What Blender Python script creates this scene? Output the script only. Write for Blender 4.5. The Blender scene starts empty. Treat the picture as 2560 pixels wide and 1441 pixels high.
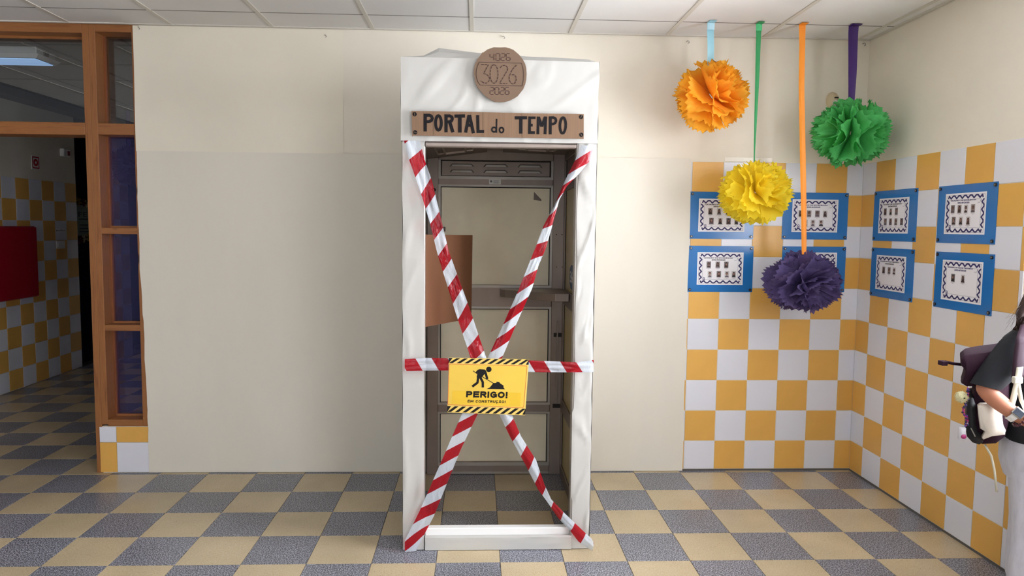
import bpy, bmesh, math, random
from mathutils import Vector, Matrix, noise
S = bpy.context.scene
COL = S.collection
PI = math.pi

# ------------------------------------------------------------------ camera, world, light, exposure
# X runs along the back wall (to the right), Y away from the camera (back wall at Y = 0), Z up, metres.
CR = Vector((0.99916392, -0.03957763, 0.01025033))
CU = Vector((-0.00716775, 0.07725743, 0.99698541))
CF = Vector((0.04025023, 0.99622533, -0.07690916))
CP = Vector((-1.55175, -4.43501, 1.56979))
FPX, OX, OY = 1758.73, 1264.61, 705.91
cam_data = bpy.data.cameras.new('camera')
cam = bpy.data.objects.new('camera', cam_data)
COL.objects.link(cam)
mw = Matrix((CR, CU, -CF)).transposed().to_4x4()
mw.translation = CP
cam.matrix_world = mw
cam_data.sensor_fit = 'HORIZONTAL'
cam_data.sensor_width = 36
cam_data.lens = FPX / 2560 * 36
cam_data.shift_x = (1280 - OX) / 2560
cam_data.shift_y = (OY - 720.5) / 2560
cam_data.clip_start = 0.05
S.camera = cam

W = bpy.data.worlds.new('sky')
S.world = W
W.use_nodes = True
W.node_tree.nodes['Background'].inputs[0].default_value = (0.72, 0.86, 1.0, 1)
W.node_tree.nodes['Background'].inputs[1].default_value = 3.0

def window_light(name, loc, rot, sx, sy, power, col):
    d = bpy.data.lights.new(name, 'AREA')
    d.shape = 'RECTANGLE'
    d.size, d.size_y, d.energy, d.color = sx, sy, power, col
    o = bpy.data.objects.new(name, d)
    COL.objects.link(o)
    o.location, o.rotation_euler = loc, rot
    return o

DAY = (0.985, 0.95, 1.01)
# daylight entering through the windows of the right wall, and through the glazed front of the hall
window_light('daylight_window', (1.03, -2.03, 1.70), (0, PI / 2, 0), 1.5, 1.25, 225, DAY)
window_light('daylight_window_far', (1.03, -6.35, 1.70), (0, PI / 2, 0), 1.5, 3.0, 740, DAY)
window_light('daylight_front', (-4.0, -9.95, 1.45), (PI / 2, 0, 0), 2.3, 2.3, 35, DAY)

S.view_settings.view_transform = 'Standard'
S.view_settings.look = 'None'
S.view_settings.exposure = 0.29
S.view_settings.gamma = 1.0
S.view_settings.use_curve_mapping = False

# ------------------------------------------------------------------ helpers
def at(px, py, X=None, Y=None, Z=None):
    """the point of the scene plane X=, Y= or Z= that the photograph shows at this pixel"""
    d = CF + CR * ((px - OX) / FPX) - CU * ((py - OY) / FPX)
    if X is not None: t = (X - CP.x) / d.x
    elif Y is not None: t = (Y - CP.y) / d.y
    else: t = (Z - CP.z) / d.z
    return CP + d * t

def lin(c):
    r = []
    for v in c[:3]:
        v /= 255
        r.append(v / 12.92 if v <= .04045 else ((v + .055) / 1.055) ** 2.4)
    return (*r, 1)

def new_mat(name):
    m = bpy.data.materials.new(name)
    m.use_nodes = True
    nt = m.node_tree
    return m, nt, nt.nodes['Principled BSDF']

def nd(nt, kind, **kw):
    n = nt.nodes.new(kind)
    for k, v in kw.items():
        if k.startswith('i_'):
            key = k[2:]
            n.inputs[int(key) if key.isdigit() else key].default_value = v
        else: setattr(n, k, v)
    return n

def coords(nt, scale=(1, 1, 1), kind='Object'):
    tc = nd(nt, 'ShaderNodeTexCoord')
    mp = nd(nt, 'ShaderNodeMapping')
    mp.inputs['Scale'].default_value = scale
    nt.links.new(tc.outputs[kind], mp.inputs[0])
    return mp.outputs[0]

def ramp(nt, src, stops):
    r = nd(nt, 'ShaderNodeValToRGB')
    e = r.color_ramp.elements
    while len(e) < len(stops): e.new(0.5)
    for el, (p, c) in zip(e, stops):
        el.position = p
        el.color = c
    nt.links.new(src, r.inputs[0])
    return r.outputs[0]

def mix(nt, fac, a, b, blend='MIX'):
    n = nd(nt, 'ShaderNodeMix', data_type='RGBA', blend_type=blend)
    for i, v in ((0, fac), (6, a), (7, b)):
        if isinstance(v, bpy.types.NodeSocket): nt.links.new(v, n.inputs[i])
        else: n.inputs[i].default_value = v
    return n.outputs[2]

def mat(name, col, rough=.5, metal=0., spec=.5, var=0., vscale=3., stretch=(1, 1, 1), bump=0., bscale=60., rnd=0., coat=0.):
    """plain procedural material: base colour, low-frequency variation (var), per-object variation (rnd), fine relief (bump)"""
    m, nt, b = new_mat(name)
    L = nt.links
    b.inputs['Roughness'].default_value = rough
    b.inputs['Metallic'].default_value = metal
    b.inputs['Specular IOR Level'].default_value = spec
    b.inputs['Coat Weight'].default_value = coat
    c = lin(col)
    b.inputs['Base Color'].default_value = c
    out = None
    if var:
        n = nd(nt, 'ShaderNodeTexNoise', i_Scale=vscale, i_Detail=5., i_Roughness=.6)
        L.new(coords(nt, stretch), n.inputs['Vector'])
        lo = tuple(x * (1 - var) for x in c[:3]) + (1,)
        hi = tuple(min(1, x * (1 + var)) for x in c[:3]) + (1,)
        out = ramp(nt, n.outputs[0], [(.3, lo), (.7, hi)])
    if rnd:
        oi = nd(nt, 'ShaderNodeObjectInfo')
        mr = nd(nt, 'ShaderNodeMapRange')
        mr.inputs[3].default_value, mr.inputs[4].default_value = 1 - rnd, 1 + rnd
        L.new(oi.outputs['Random'], mr.inputs[0])
        hs = nd(nt, 'ShaderNodeHueSaturation')
        L.new(mr.outputs[0], hs.inputs['Value'])
        if out: L.new(out, hs.inputs['Color'])
        else: hs.inputs['Color'].default_value = c
        out = hs.outputs[0]
    if out: L.new(out, b.inputs['Base Color'])
    if bump:
        n = nd(nt, 'ShaderNodeTexNoise', i_Scale=bscale, i_Detail=4.)
        L.new(coords(nt, stretch), n.inputs['Vector'])
        bp = nd(nt, 'ShaderNodeBump', i_Strength=bump, i_Distance=.01)
        L.new(n.outputs[0], bp.inputs['Height'])
        L.new(bp.outputs[0], b.inputs['Normal'])
    return m

def wood(name, axis, dark, light):
    """pine: grain along one axis, a few knots"""
    m, nt, b = new_mat(name)
    L = nt.links
    st = [34., 34., 34.]
    st[axis] = 1.6
    n = nd(nt, 'ShaderNodeTexNoise', i_Scale=1.6, i_Detail=6., i_Roughness=.65, i_Distortion=.8)
    L.new(coords(nt, st), n.inputs['Vector'])
    c = ramp(nt, n.outputs[0], [(.28, lin(dark)), (.5, lin(light)), (.72, lin([x * .9 for x in light]))])
    ks = [9., 9., 9.]
    ks[axis] = 4.
    v = nd(nt, 'ShaderNodeTexVoronoi', i_Scale=.55, i_Randomness=1.)
    L.new(coords(nt, ks), v.inputs['Vector'])
    k = ramp(nt, v.outputs['Distance'], [(.045, (1, 1, 1, 1)), (.085, (0, 0, 0, 1))])
    c2 = mix(nt, k, c, lin((62, 34, 20)))
    L.new(c2, b.inputs['Base Color'])
    b.inputs['Roughness'].default_value = .42
    bp = nd(nt, 'ShaderNodeBump', i_Strength=.12, i_Distance=.004)
    L.new(n.outputs[0], bp.inputs['Height'])
    L.new(bp.outputs[0], b.inputs['Normal'])
    return m

def terrazzo(name, base, chip, dark, scale, thr, rough):
    m, nt, b = new_mat(name)
    L = nt.links
    co = coords(nt)
    tc = nd(nt, 'ShaderNodeTexCoord')
    oi = nd(nt, 'ShaderNodeObjectInfo')
    ad = nd(nt, 'ShaderNodeVectorMath', operation='ADD')
    L.new(co, ad.inputs[0])
    L.new(oi.outputs['Location'], ad.inputs[1])
    v = nd(nt, 'ShaderNodeTexNoise', i_Scale=scale, i_Detail=2., i_Roughness=.5)
    L.new(ad.outputs[0], v.inputs['Vector'])
    c = ramp(nt, v.outputs[0], [(thr - .05, lin(base)), (thr + .03, lin(chip))])
    v2 = nd(nt, 'ShaderNodeTexVoronoi', i_Scale=scale * .45, i_Randomness=1.)
    L.new(ad.outputs[0], v2.inputs['Vector'])
    k = ramp(nt, v2.outputs['Distance'], [(.07, (1, 1, 1, 1)), (.12, (0, 0, 0, 1))])
    c = mix(nt, k, c, lin(dark))
    v3 = nd(nt, 'ShaderNodeTexNoise', i_Scale=2.2, i_Detail=3.)
    L.new(ad.outputs[0], v3.inputs['Vector'])
    w = ramp(nt, v3.outputs[0], [(.3, (.86, .86, .86, 1)), (.7, (1.05, 1.05, 1.05, 1))])
    c = mix(nt, 1., c, w, 'MULTIPLY')
    hs = nd(nt, 'ShaderNodeHueSaturation')
    mr = nd(nt, 'ShaderNodeMapRange')
    mr.inputs[3].default_value, mr.inputs[4].default_value = .93, 1.05
    L.new(oi.outputs['Random'], mr.inputs[0])
    L.new(mr.outputs[0], hs.inputs['Value'])
    L.new(c, hs.inputs['Color'])
    L.new(hs.outputs[0], b.inputs['Base Color'])
    b.inputs['Roughness'].default_value = rough
    return m

def glass(name, tint, refl, rough=.01, gcol=(1, 1, 1, 1)):
    m, nt, b = new_mat(name)
    nt.nodes.remove(b)
    t = nd(nt, 'ShaderNodeBsdfTransparent')
    t.inputs[0].default_value = tint
    g = nd(nt, 'ShaderNodeBsdfGlossy', i_Roughness=rough)
    g.inputs[0].default_value = gcol
    lw = nd(nt, 'ShaderNodeLayerWeight', i_Blend=.25)
    mr = nd(nt, 'ShaderNodeMapRange')
    mr.inputs[3].default_value, mr.inputs[4].default_value = refl, .8
    nt.links.new(lw.outputs['Fresnel'], mr.inputs[0])
    mx = nd(nt, 'ShaderNodeMixShader')
    nt.links.new(mr.outputs[0], mx.inputs[0])
    nt.links.new(t.outputs[0], mx.inputs[1])
    nt.links.new(g.outputs[0], mx.inputs[2])
    nt.links.new(mx.outputs[0], nt.nodes['Material Output'].inputs[0])
    return m

def tissue(name, col, deep):
    m, nt, b = new_mat(name)
    L = nt.links
    n = nd(nt, 'ShaderNodeTexNoise', i_Scale=14., i_Detail=4.)
    L.new(coords(nt), n.inputs['Vector'])
    c = ramp(nt, n.outputs[0], [(.3, lin(deep)), (.65, lin(col))])
    L.new(c, b.inputs['Base Color'])
    b.inputs['Roughness'].default_value = .75
    b.inputs['Specular IOR Level'].default_value = .2
    n2 = nd(nt, 'ShaderNodeTexNoise', i_Scale=55., i_Detail=3.)
    L.new(coords(nt), n2.inputs['Vector'])
    bp = nd(nt, 'ShaderNodeBump', i_Strength=.35, i_Distance=.01)
    L.new(n2.outputs[0], bp.inputs['Height'])
    L.new(bp.outputs[0], b.inputs['Normal'])
    t = nd(nt, 'ShaderNodeBsdfTranslucent')
    L.new(c, t.inputs[0])
    mx = nd(nt, 'ShaderNodeMixShader', i_0=.55)
    L.new(b.outputs[0], mx.inputs[1])
    L.new(t.outputs[0], mx.inputs[2])
    L.new(mx.outputs[0], nt.nodes['Material Output'].inputs[0])
    return m

def barrier_mat(name):
    """printed red and white slanted stripes; UV: u = metres along the tape (slant included), v across"""
    m, nt, b = new_mat(name)
    L = nt.links
    uv = nd(nt, 'ShaderNodeUVMap')
    sx = nd(nt, 'ShaderNodeSeparateXYZ')
    L.new(uv.outputs[0], sx.inputs[0])
    fr = nd(nt, 'ShaderNodeMath', operation='FRACT')
    L.new(sx.outputs[0], fr.inputs[0])
    lt = nd(nt, 'ShaderNodeMath', operation='LESS_THAN', i_1=.5)
    L.new(fr.outputs[0], lt.inputs[0])
    c = mix(nt, lt.outputs[0], lin((206, 213, 222)), lin((154, 10, 26)))
    L.new(c, b.inputs['Base Color'])
    b.inputs['Roughness'].default_value = .2
    n = nd(nt, 'ShaderNodeTexNoise', i_Scale=9., i_Detail=3., i_Distortion=1.)
    L.new(coords(nt, (3, 1, 1)), n.inputs['Vector'])
    bp = nd(nt, 'ShaderNodeBump', i_Strength=.35, i_Distance=.012)
    L.new(n.outputs[0], bp.inputs['Height'])
    L.new(bp.outputs[0], b.inputs['Normal'])
    tp = nd(nt, 'ShaderNodeBsdfTransparent')
    L.new(mix(nt, lt.outputs[0], (.80, .84, .88, 1), (.85, .03, .06, 1)), tp.inputs[0])
    mx = nd(nt, 'ShaderNodeMixShader', i_0=.40)
    L.new(b.outputs[0], mx.inputs[1])
    L.new(tp.outputs[0], mx.inputs[2])
    L.new(mx.outputs[0], nt.nodes['Material Output'].inputs[0])
    return m

class MB:
    """collects polygons and links them as ONE mesh object"""
    def __init__(s): s.v, s.f, s.mi, s.cur, s.k = [], [], [], 0, 0
    def add(s, vs, fs):
        o = len(s.v)
        s.v += [tuple(v) for v in vs]
        for f in fs:
            s.f.append([i + o for i in f])
            s.mi.append(s.cur)
        return s
    def poly(s, pts): return s.add(pts, [list(range(len(pts)))])
    def box(s, x0, x1, y0, y1, z0, z1):
        v = [(x, y, z) for z in (z0, z1) for y in (y0, y1) for x in (x0, x1)]
        return s.add(v, [(0, 2, 3, 1), (4, 5, 7, 6), (0, 1, 5, 4), (2, 6, 7, 3), (0, 4, 6, 2), (1, 3, 7, 5)])
    def prism(s, pts, y0, y1):
        """an outline in (x, z) extruded from y0 (front) to y1"""
        n = len(pts)
        a = sum(pts[i][0] * pts[(i + 1) % n][1] - pts[(i + 1) % n][0] * pts[i][1] for i in range(n))
        if a < 0: pts = pts[::-1]
        v = [(x, y0, z) for x, z in pts] + [(x, y1, z) for x, z in pts]
        f = [list(range(n)), list(range(2 * n - 1, n - 1, -1))]
        f += [(i + n, (i + 1) % n + n, (i + 1) % n, i) for i in range(n)]
        return s.add(v, f)
    def disc(s, cx, cz, r, y0, y1, n=20, rz=None):
        return s.prism([(cx + r * math.cos(2 * PI * i / n), cz + (rz or r) * math.sin(2 * PI * i / n)) for i in range(n)], y0, y1)
    def stroke(s, pts, w, y0, y1=None, closed=False):
        """a drawn line in (x, z): one flat bar per segment, round joints"""
        y1 = y0 + .0006 if y1 is None else y1
        P = [Vector(p) for p in pts]
        if closed: P.append(P[0])
        for i, (a, b) in enumerate(zip(P, P[1:])):
            d = b - a
            if d.length < 1e-6: continue
            d.normalize()
            n = Vector((-d.y, d.x)) * w / 2
            s.k = (s.k + 1) % 24
            yy = y0 - s.k * 2.5e-5
            s.prism([tuple(a + n), tuple(a - n), tuple(b - n), tuple(b + n)], yy, y1)
            if i and len(P) > 2: s.disc(a.x, a.y, w / 2, yy - 1.2e-5, y1, 8)
        return s
    def tube(s, pts, r, n=8, cap=True):
        P = [Vector(p) for p in pts]
        R = r if isinstance(r, (list, tuple)) else [r] * len(P)
        rings = []
        up = Vector((0, 0, 1))
        for i, p in enumerate(P):
            d = (P[min(i + 1, len(P) - 1)] - P[max(i - 1, 0)]).normalized()
            a = d.cross(up if abs(d.z) < .9 else Vector((1, 0, 0))).normalized()
            b = d.cross(a)
            rings.append([p + (a * math.cos(2 * PI * k / n) + b * math.sin(2 * PI * k / n)) * R[i] for k in range(n)])
        f = []
        for i in range(len(P) - 1):
            for k in range(n):
                f.append((i * n + k, i * n + (k + 1) % n, (i + 1) * n + (k + 1) % n, (i + 1) * n + k))
        if cap: f += [list(range(n))[::-1], [(len(P) - 1) * n + k for k in range(n)]]
        return s.add([v for rg in rings for v in rg], f)
    def grid(s, fn, nu, nv, closed_u=False):
        v = [fn(i / nu, j / nv) for j in range(nv + 1) for i in range(nu + 1)]
        f = [(j * (nu + 1) + i, j * (nu + 1) + i + 1, (j + 1) * (nu + 1) + i + 1, (j + 1) * (nu + 1) + i) for j in range(nv) for i in range(nu)]
        return s.add(v, f)
    def ball(s, c, r, n=12, m=8):
        rx, ry, rz = r if isinstance(r, (tuple, list)) else (r, r, r)
        return s.grid(lambda u, v: (c[0] + rx * math.cos(2 * PI * u) * math.sin(PI * v), c[1] + ry * math.sin(2 * PI * u) * math.sin(PI * v), c[2] - rz * math.cos(PI * v)), n, m)
    def build(s, name, mats, parent=None, local=False, smooth=False, bevel=0.):
        me = bpy.data.meshes.new(name)
        me.from_pydata(s.v, [], s.f)
        for m in (mats if isinstance(mats, (list, tuple)) else [mats]): me.materials.append(m)
        me.polygons.foreach_set('material_index', s.mi)
        if smooth: me.polygons.foreach_set('use_smooth', [True] * len(s.f))
        bm = bmesh.new()
        bm.from_mesh(me)
        bmesh.ops.remove_doubles(bm, verts=bm.verts, dist=1e-6) if smooth else None
        if bevel:
            bmesh.ops.bevel(bm, geom=[e for e in bm.edges], offset=bevel, segments=1, affect='EDGES')
        bm.to_mesh(me)
        bm.free()
        return link(name, me, parent, local)

def world_of(o):
    m = o.matrix_basis.copy()
    if o.parent: m = world_of(o.parent) @ o.matrix_parent_inverse @ m
    return m

def link(name, me, parent=None, local=False):
    o = bpy.data.objects.new(name, me)
    COL.objects.link(o)
    if parent:
        o.parent = parent
        if not local: o.matrix_parent_inverse = world_of(parent).inverted()
    return o

def tag(o, label=None, cat=None, group=None, kind=None):
    for k, v in (('label', label), ('category', cat), ('group', group), ('kind', kind)):
        if v: o[k] = v
    return o

def thing(name, label, cat, loc=(0, 0, 0), group=None, rz=0., kind=None):
    o = bpy.data.objects.new(name, None)
    COL.objects.link(o)
    o.empty_display_size = .05
    o.location = loc
    o.rotation_euler = (0, 0, rz)
    return tag(o, label, cat, group, kind)

_dg = None
def text(name, body, mats, parent, x0, x1, z0, z1, y, bold=.0, local=True, thick=.0004, skew=None):
    """flat lettering fitted to the box x0..x1, z0..z1, facing -Y"""
    cu = bpy.data.curves.new(name, 'FONT')
    cu.body = body
    cu.offset = bold
    cu.resolution_u = 2
    o = bpy.data.objects.new(name, cu)
    COL.objects.link(o)
    dg = bpy.context.evaluated_depsgraph_get()
    me = bpy.data.meshes.new_from_object(o.evaluated_get(dg))
    bpy.data.objects.remove(o)
    bpy.data.curves.remove(cu)
    xs = [v.co.x for v in me.vertices]
    ys = [v.co.y for v in me.vertices]
    a, b, c, d = min(xs), max(xs), min(ys), max(ys)
    for v in me.vertices:
        u, w = (v.co.x - a) / (b - a), (v.co.y - c) / (d - c)
        if skew: v.co = skew(u, w)
        else: v.co = (x0 + u * (x1 - x0), y, z0 + w * (z1 - z0))
    me.materials.clear()
    me.materials.append(mats)
    return link(name, me, parent, local)

# ------------------------------------------------------------------ materials
MT = {}
MT['plaster'] = mat('cream_plaster', (231, 224, 208), .85, var=.05, vscale=1.3, bump=.05, bscale=25)
MT['grout'] = mat('tile_grout', (205, 190, 160), .9)
MT['floor_grout'] = mat('floor_grout', (92, 88, 84), .8)
MT['orange_tile'] = mat('ochre_ceramic', (222, 171, 86), .30, rnd=.05, var=.04, vscale=6)
MT['white_tile'] = mat('white_ceramic', (224, 225, 233), .28, rnd=.03)
MT['beige'] = terrazzo('beige_terrazzo', (190, 172, 138), (198, 181, 150), (120, 98, 72), 150, .55, .26)
MT['grey'] = terrazzo('grey_terrazzo', (72, 73, 80), (172, 174, 184), (48, 48, 52), 170, .53, .30)
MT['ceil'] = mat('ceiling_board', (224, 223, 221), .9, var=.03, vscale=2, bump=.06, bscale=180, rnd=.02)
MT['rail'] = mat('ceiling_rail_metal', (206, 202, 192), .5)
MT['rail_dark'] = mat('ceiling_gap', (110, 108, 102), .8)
MT['rail_dim'] = mat('corridor_rail_dimmed', (72, 70, 70), .8)  # ceiling rail in a darker copy, the corridor's dimness put into the colour
MT['corr_ceil_dim'] = mat('corridor_board', (112, 110, 110), .9, var=.03)  # ceiling board in a darker copy, dimness of the corridor in its colour
MT['wood_v'] = wood('pine_upright', 2, (112, 66, 34), (150, 97, 52))
MT['wood_h'] = wood('pine_rail', 0, (112, 66, 34), (150, 97, 52))
MT['wood_d'] = wood('pine_reveal', 2, (100, 54, 30), (132, 76, 42))
MT['pane'] = glass('clear_pane', (.93, .95, .95, 1), .07)
MT['dark_pane'] = glass('tinted_hazy_pane', (.86, .82, 1, 1), .05, .01, (.62, .62, 1, 1))
_nt = MT['dark_pane'].node_tree
_df = nd(_nt, 'ShaderNodeBsdfDiffuse')
_df.inputs[0].default_value = lin((92, 92, 150))  # bluish haze of reflected daylight, mixed in as flat diffuse colour
_mx = nd(_nt, 'ShaderNodeMixShader', i_0=.05)
_out = _nt.nodes['Material Output']
_nt.links.new(_out.inputs[0].links[0].from_socket, _mx.inputs[1])
_nt.links.new(_df.outputs[0], _mx.inputs[2])
_nt.links.new(_mx.outputs[0], _out.inputs[0])
MT['navy'] = mat('navy_board', (38, 42, 66), .7, var=.1)
MT['red_enamel'] = mat('red_enamel', (150, 16, 34), .35)
MT['red'] = mat('sign_red', (176, 30, 40), .5)
MT['white'] = mat('white_plastic', (232, 232, 230), .45)
MT['black'] = mat('black_ink', (20, 18, 20), .6, spec=.2)
MT['paper'] = mat('white_wrapping_paper', (184, 183, 178), .55, var=.02, vscale=2.5, bump=.10, bscale=7)
MT['sheet'] = mat('cream_backing_paper', (224, 218, 204), .8, var=.035, vscale=1.1, stretch=(1.6, 1, .5), bump=.05, bscale=4)
MT['upper_sheet'] = mat('ivory_backing_paper', (233, 226, 208), .8, var=.035, vscale=1.4, bump=.05, bscale=4)
MT['card'] = mat('brown_card', (120, 94, 72), .85, var=.12, vscale=30, stretch=(6, 1, .1))
MT['card_flat'] = mat('brown_kraft_card', (112, 91, 73), .85, var=.04, vscale=5)
MT['card_dark'] = mat('packing_card', (104, 66, 39), .85, var=.05, vscale=5)
MT['marker'] = mat('black_marker', (24, 22, 24), .7, spec=.15, var=.2, vscale=40)
MT['umber'] = mat('dark_brown_marker', (62, 36, 30), .6)
MT['alu'] = mat('weathered_aluminium', (150, 138, 130), .42, metal=.45, var=.14, vscale=4, stretch=(1, 1, .4), bump=.04)
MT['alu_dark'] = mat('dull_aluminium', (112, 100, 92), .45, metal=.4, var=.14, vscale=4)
MT['alu_hi'] = mat('bare_aluminium', (176, 172, 166), .38, metal=.5, var=.08, vscale=6)
MT['gasket'] = mat('rubber_gasket', (30, 28, 26), .7)
MT['booth_pane'] = mat('frosted_booth_pane', (244, 236, 212), .08, spec=.5, var=.06, vscale=3)
MT['booth_side'] = mat('yellowed_side_pane', (176, 160, 104), .3, var=.1, vscale=4)
MT['sticker'] = mat('blue_sticker', (52, 88, 124), .5)
MT['barrier'] = barrier_mat('barrier_tape_print')
MT['yellow'] = mat('sign_yellow', (212, 178, 66), .42, var=.05, vscale=3)
MT['cream_yellow'] = mat('sign_edge_yellow', (216, 186, 96), .45)
MT['amber'] = mat('sign_patch_yellow', (210, 172, 42), .35)
MT['red_ink'] = mat('red_ink', (188, 60, 36), .6)
MT['blue'] = mat('blue_acrylic', (40, 114, 182), .16, var=.05, vscale=2)
MT['sheet_white'] = mat('certificate_paper', (236, 234, 238), .5)
MT['indigo'] = mat('indigo_ink', (46, 42, 96), .6)
MT['grey_ink'] = mat('grey_ink', (110, 108, 112), .7)
MT['pin'] = mat('black_pin', (34, 34, 36), .35)
MT['steel'] = mat('steel', (176, 176, 172), .3, metal=.9)
MT['skin'] = mat('skin', (186, 124, 96), .5, var=.04, vscale=6)
MT['shirt'] = mat('charcoal_jersey', (29, 31, 36), .8, spec=.3, var=.12, vscale=7, bump=.2, bscale=18)
MT['sweat'] = mat('heather_grey_fleece', (206, 206, 216), .9, var=.10, vscale=40, stretch=(1, 1, .3), bump=.15, bscale=60)
MT['plum'] = mat('plum_canvas', (46, 20, 37), .8, spec=.25, var=.12, vscale=8, bump=.15, bscale=90)
MT['plum_strap'] = mat('plum_strap', (50, 20, 40), .7, var=.08)
MT['black_mesh'] = mat('black_nylon', (30, 31, 34), .75, var=.1, bump=.2, bscale=120)
MT['cloth'] = mat('unbleached_cloth', (226, 218, 206), .85, var=.05, bump=.25, bscale=14)
MT['webbing'] = mat('cream_webbing', (218, 214, 194), .7)
MT['hair'] = mat('brown_hair', (48, 27, 20), .6, var=.25, vscale=30, stretch=(1, 1, .1))
MT['plush'] = mat('pale_plush', (214, 210, 168), .95, bump=.8, bscale=70)
MT['lamp_body'] = mat('lamp_housing', (206, 206, 206), .5)
MT['sensor'] = mat('aged_sensor_plastic', (206, 190, 156), .45)
MT['sensor_lens'] = mat('sensor_lens', (208, 204, 196), .25)
MT['hall_wall'] = mat('darkened_hall_wall', (150, 140, 118), .8)  # unseen front wall, darkened to cut the light it bounces back
MT['dark_wall'] = mat('darkened_wall', (52, 54, 60), .7)  # near-black wall colour set to damp reflections and bounced light
lm, lnt, lb = new_mat('lamp_diffuser')
lb.inputs['Base Color'].default_value = lin((170, 200, 235))
lb.inputs['Emission Color'].default_value = lin((150, 190, 240))
lb.inputs['Emission Strength'].default_value = .55
MT['lamp'] = lm

# ------------------------------------------------------------------ floor
_cache = {}
def tile_mesh(kind, w, h, t, bev, m):
    """one tile, front face at y = 0 (wall) or z = 0 (floor), arris eased"""
    key = (kind, round(w, 4), round(h, 4), m)
    if key in _cache: return _cache[key]
    b = bev
    fr = [(b, b), (w - b, b), (w - b, h - b), (b, h - b)]
    ou = [(0, 0), (w, 0), (w, h), (0, h)]
    if kind == 'wall':
        v = [(x, 0, z) for x, z in fr] + [(x, b, z) for x, z in ou] + [(x, t, z) for x, z in ou]
    else:
        v = [(x, y, 0) for x, y in fr] + [(x, y, -b) for x, y in ou] + [(x, y, -t) for x, y in ou]
    f = [(0, 1, 2, 3)]
    for i in range(4):
        j = (i + 1) % 4
        f += [(i, i + 4, j + 4, j), (i + 4, i + 8, j + 8, j + 4)]
    me = bpy.data.meshes.new('tile')
    me.from_pydata(v, [], f)
    me.materials.append(MT[m])
    _cache[key] = me
    return me

FS, FX, FY = .30137, -2.94225, -.0321
floor = tag(MB().box(-6.2, 1.05, -10.2, 5.8, -.12, -.004).build('floor', MT['floor_grout']), 'checkered floor of beige and speckled grey terrazzo tiles', 'floor', kind='structure')
rest = {'beige': MB(), 'grey': MB()}
for i in range(-11, 14):
    for j in range(-19, 34):
        x0, y1 = FX + i * FS, FY - j * FS
        x1, y0 = x0 + FS, y1 - FS
        x0, x1 = max(x0, -5.66 if y1 < 0.1 else -5.88), min(x1, .905)
        y0 = max(y0, -9.95)
        if x1 - x0 < .01 or y1 - y0 < .01: continue
        m = 'grey' if (i + j) % 2 == 0 else 'beige'
        g = .0012
        if (0 <= j <= 5 and -6 <= i) or (-14 <= j < 0 and i <= -4) or (j == -1 and i < 13):
            me = tile_mesh('floor', x1 - x0 - 2 * g, y1 - y0 - 2 * g, .004, .0008, m)
            o = link('floor_tile', me, floor, True)
            o.location = (x0 + g, y0 + g, 0)
        else:
            rest[m].add([(x0 + g, y0 + g, 0), (x1 - g, y0 + g, 0), (x1 - g, y1 - g, 0), (x0 + g, y1 - g, 0)], [(0, 1, 2, 3)])
for m, b in rest.items():
    tag(b.build('floor_tile_field', MT[m], floor), kind='stuff')

# ------------------------------------------------------------------ walls
H = 2.77
wall_back = tag(MB().box(-3.62, .907, .0028, .15, 0, 2.9).build('wall_back', MT['plaster']), 'back wall, cream plaster above and tiles at its right end', 'wall', kind='structure')
b = MB()
WY0, WY1, WZ0, WZ1 = -1.37, -2.70, .95, 2.45
WY2, WY3 = -4.8, -7.9
for y0, y1, z0, z1 in ((.15, WY0, 0, 2.9), (WY0, WY1, 0, WZ0), (WY0, WY1, WZ1, 2.9), (WY1, WY2, 0, 2.9), (WY2, WY3, 0, WZ0), (WY2, WY3, WZ1, 2.9), (WY3, -10.2, 0, 2.9)):
    b.box(.9058, 1.05, y1, y0, z0, z1)
wall_right = tag(b.build('wall_right', MT['plaster']), 'right wall, cream plaster above mustard and white tiles', 'wall', kind='structure')
wall_left = tag(MB().box(-5.85, -5.667, -4.03, .0, 0, 2.9).build('wall_left', MT['dark_wall']), 'plain left hall wall outside the view', 'wall', kind='structure')  # unseen; dark so the panes reflect less and the booth shadow deepens
tag(MB().box(-5.85, -5.70, -10.2, -4.03, 0, 2.9).build('wall_left_far', MT['dark_wall']), 'dark far stretch of the left hall wall', 'wall', kind='structure')
b = MB()
for x0, x1, z0, z1 in ((-5.85, -5.2, 0, 2.9), (-2.8, 1.05, 0, 2.9), (-5.2, -2.8, 2.6, 2.9), (-5.2, -2.8, 0, .3)):
    b.box(x0, x1, -10.2, -10.02, z0, z1)
tag(b.build('wall_front', MT['hall_wall']), 'far front wall of the hall behind the viewer', 'wall', kind='structure')

def cell_color(c, r, odd): return 'orange_tile' if (c + r + odd) % 2 else 'white_tile'

def tile_field(parent, place, us, zs, odd, name='wall_tile', skip=None):
    """us, zs: cut lines of the tiling; place(u, z) -> location; one object per tile"""
    g = .0014
    for c, (u0, u1) in enumerate(zip(us, us[1:])):
        for r, (z0, z1) in enumerate(zip(zs, zs[1:])):
            if skip and skip(u0, u1, z0, z1): continue
            w, h = u1 - u0 - 2 * g, z1 - z0 - 2 * g
            if w < .002 or h < .002: continue
            o = link(name, tile_mesh('wall', w, h, .008, .0012, cell_color(c, r, odd)), parent, True)
            o.location, o.rotation_euler = place(u0 + g, z0 + g)

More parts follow.
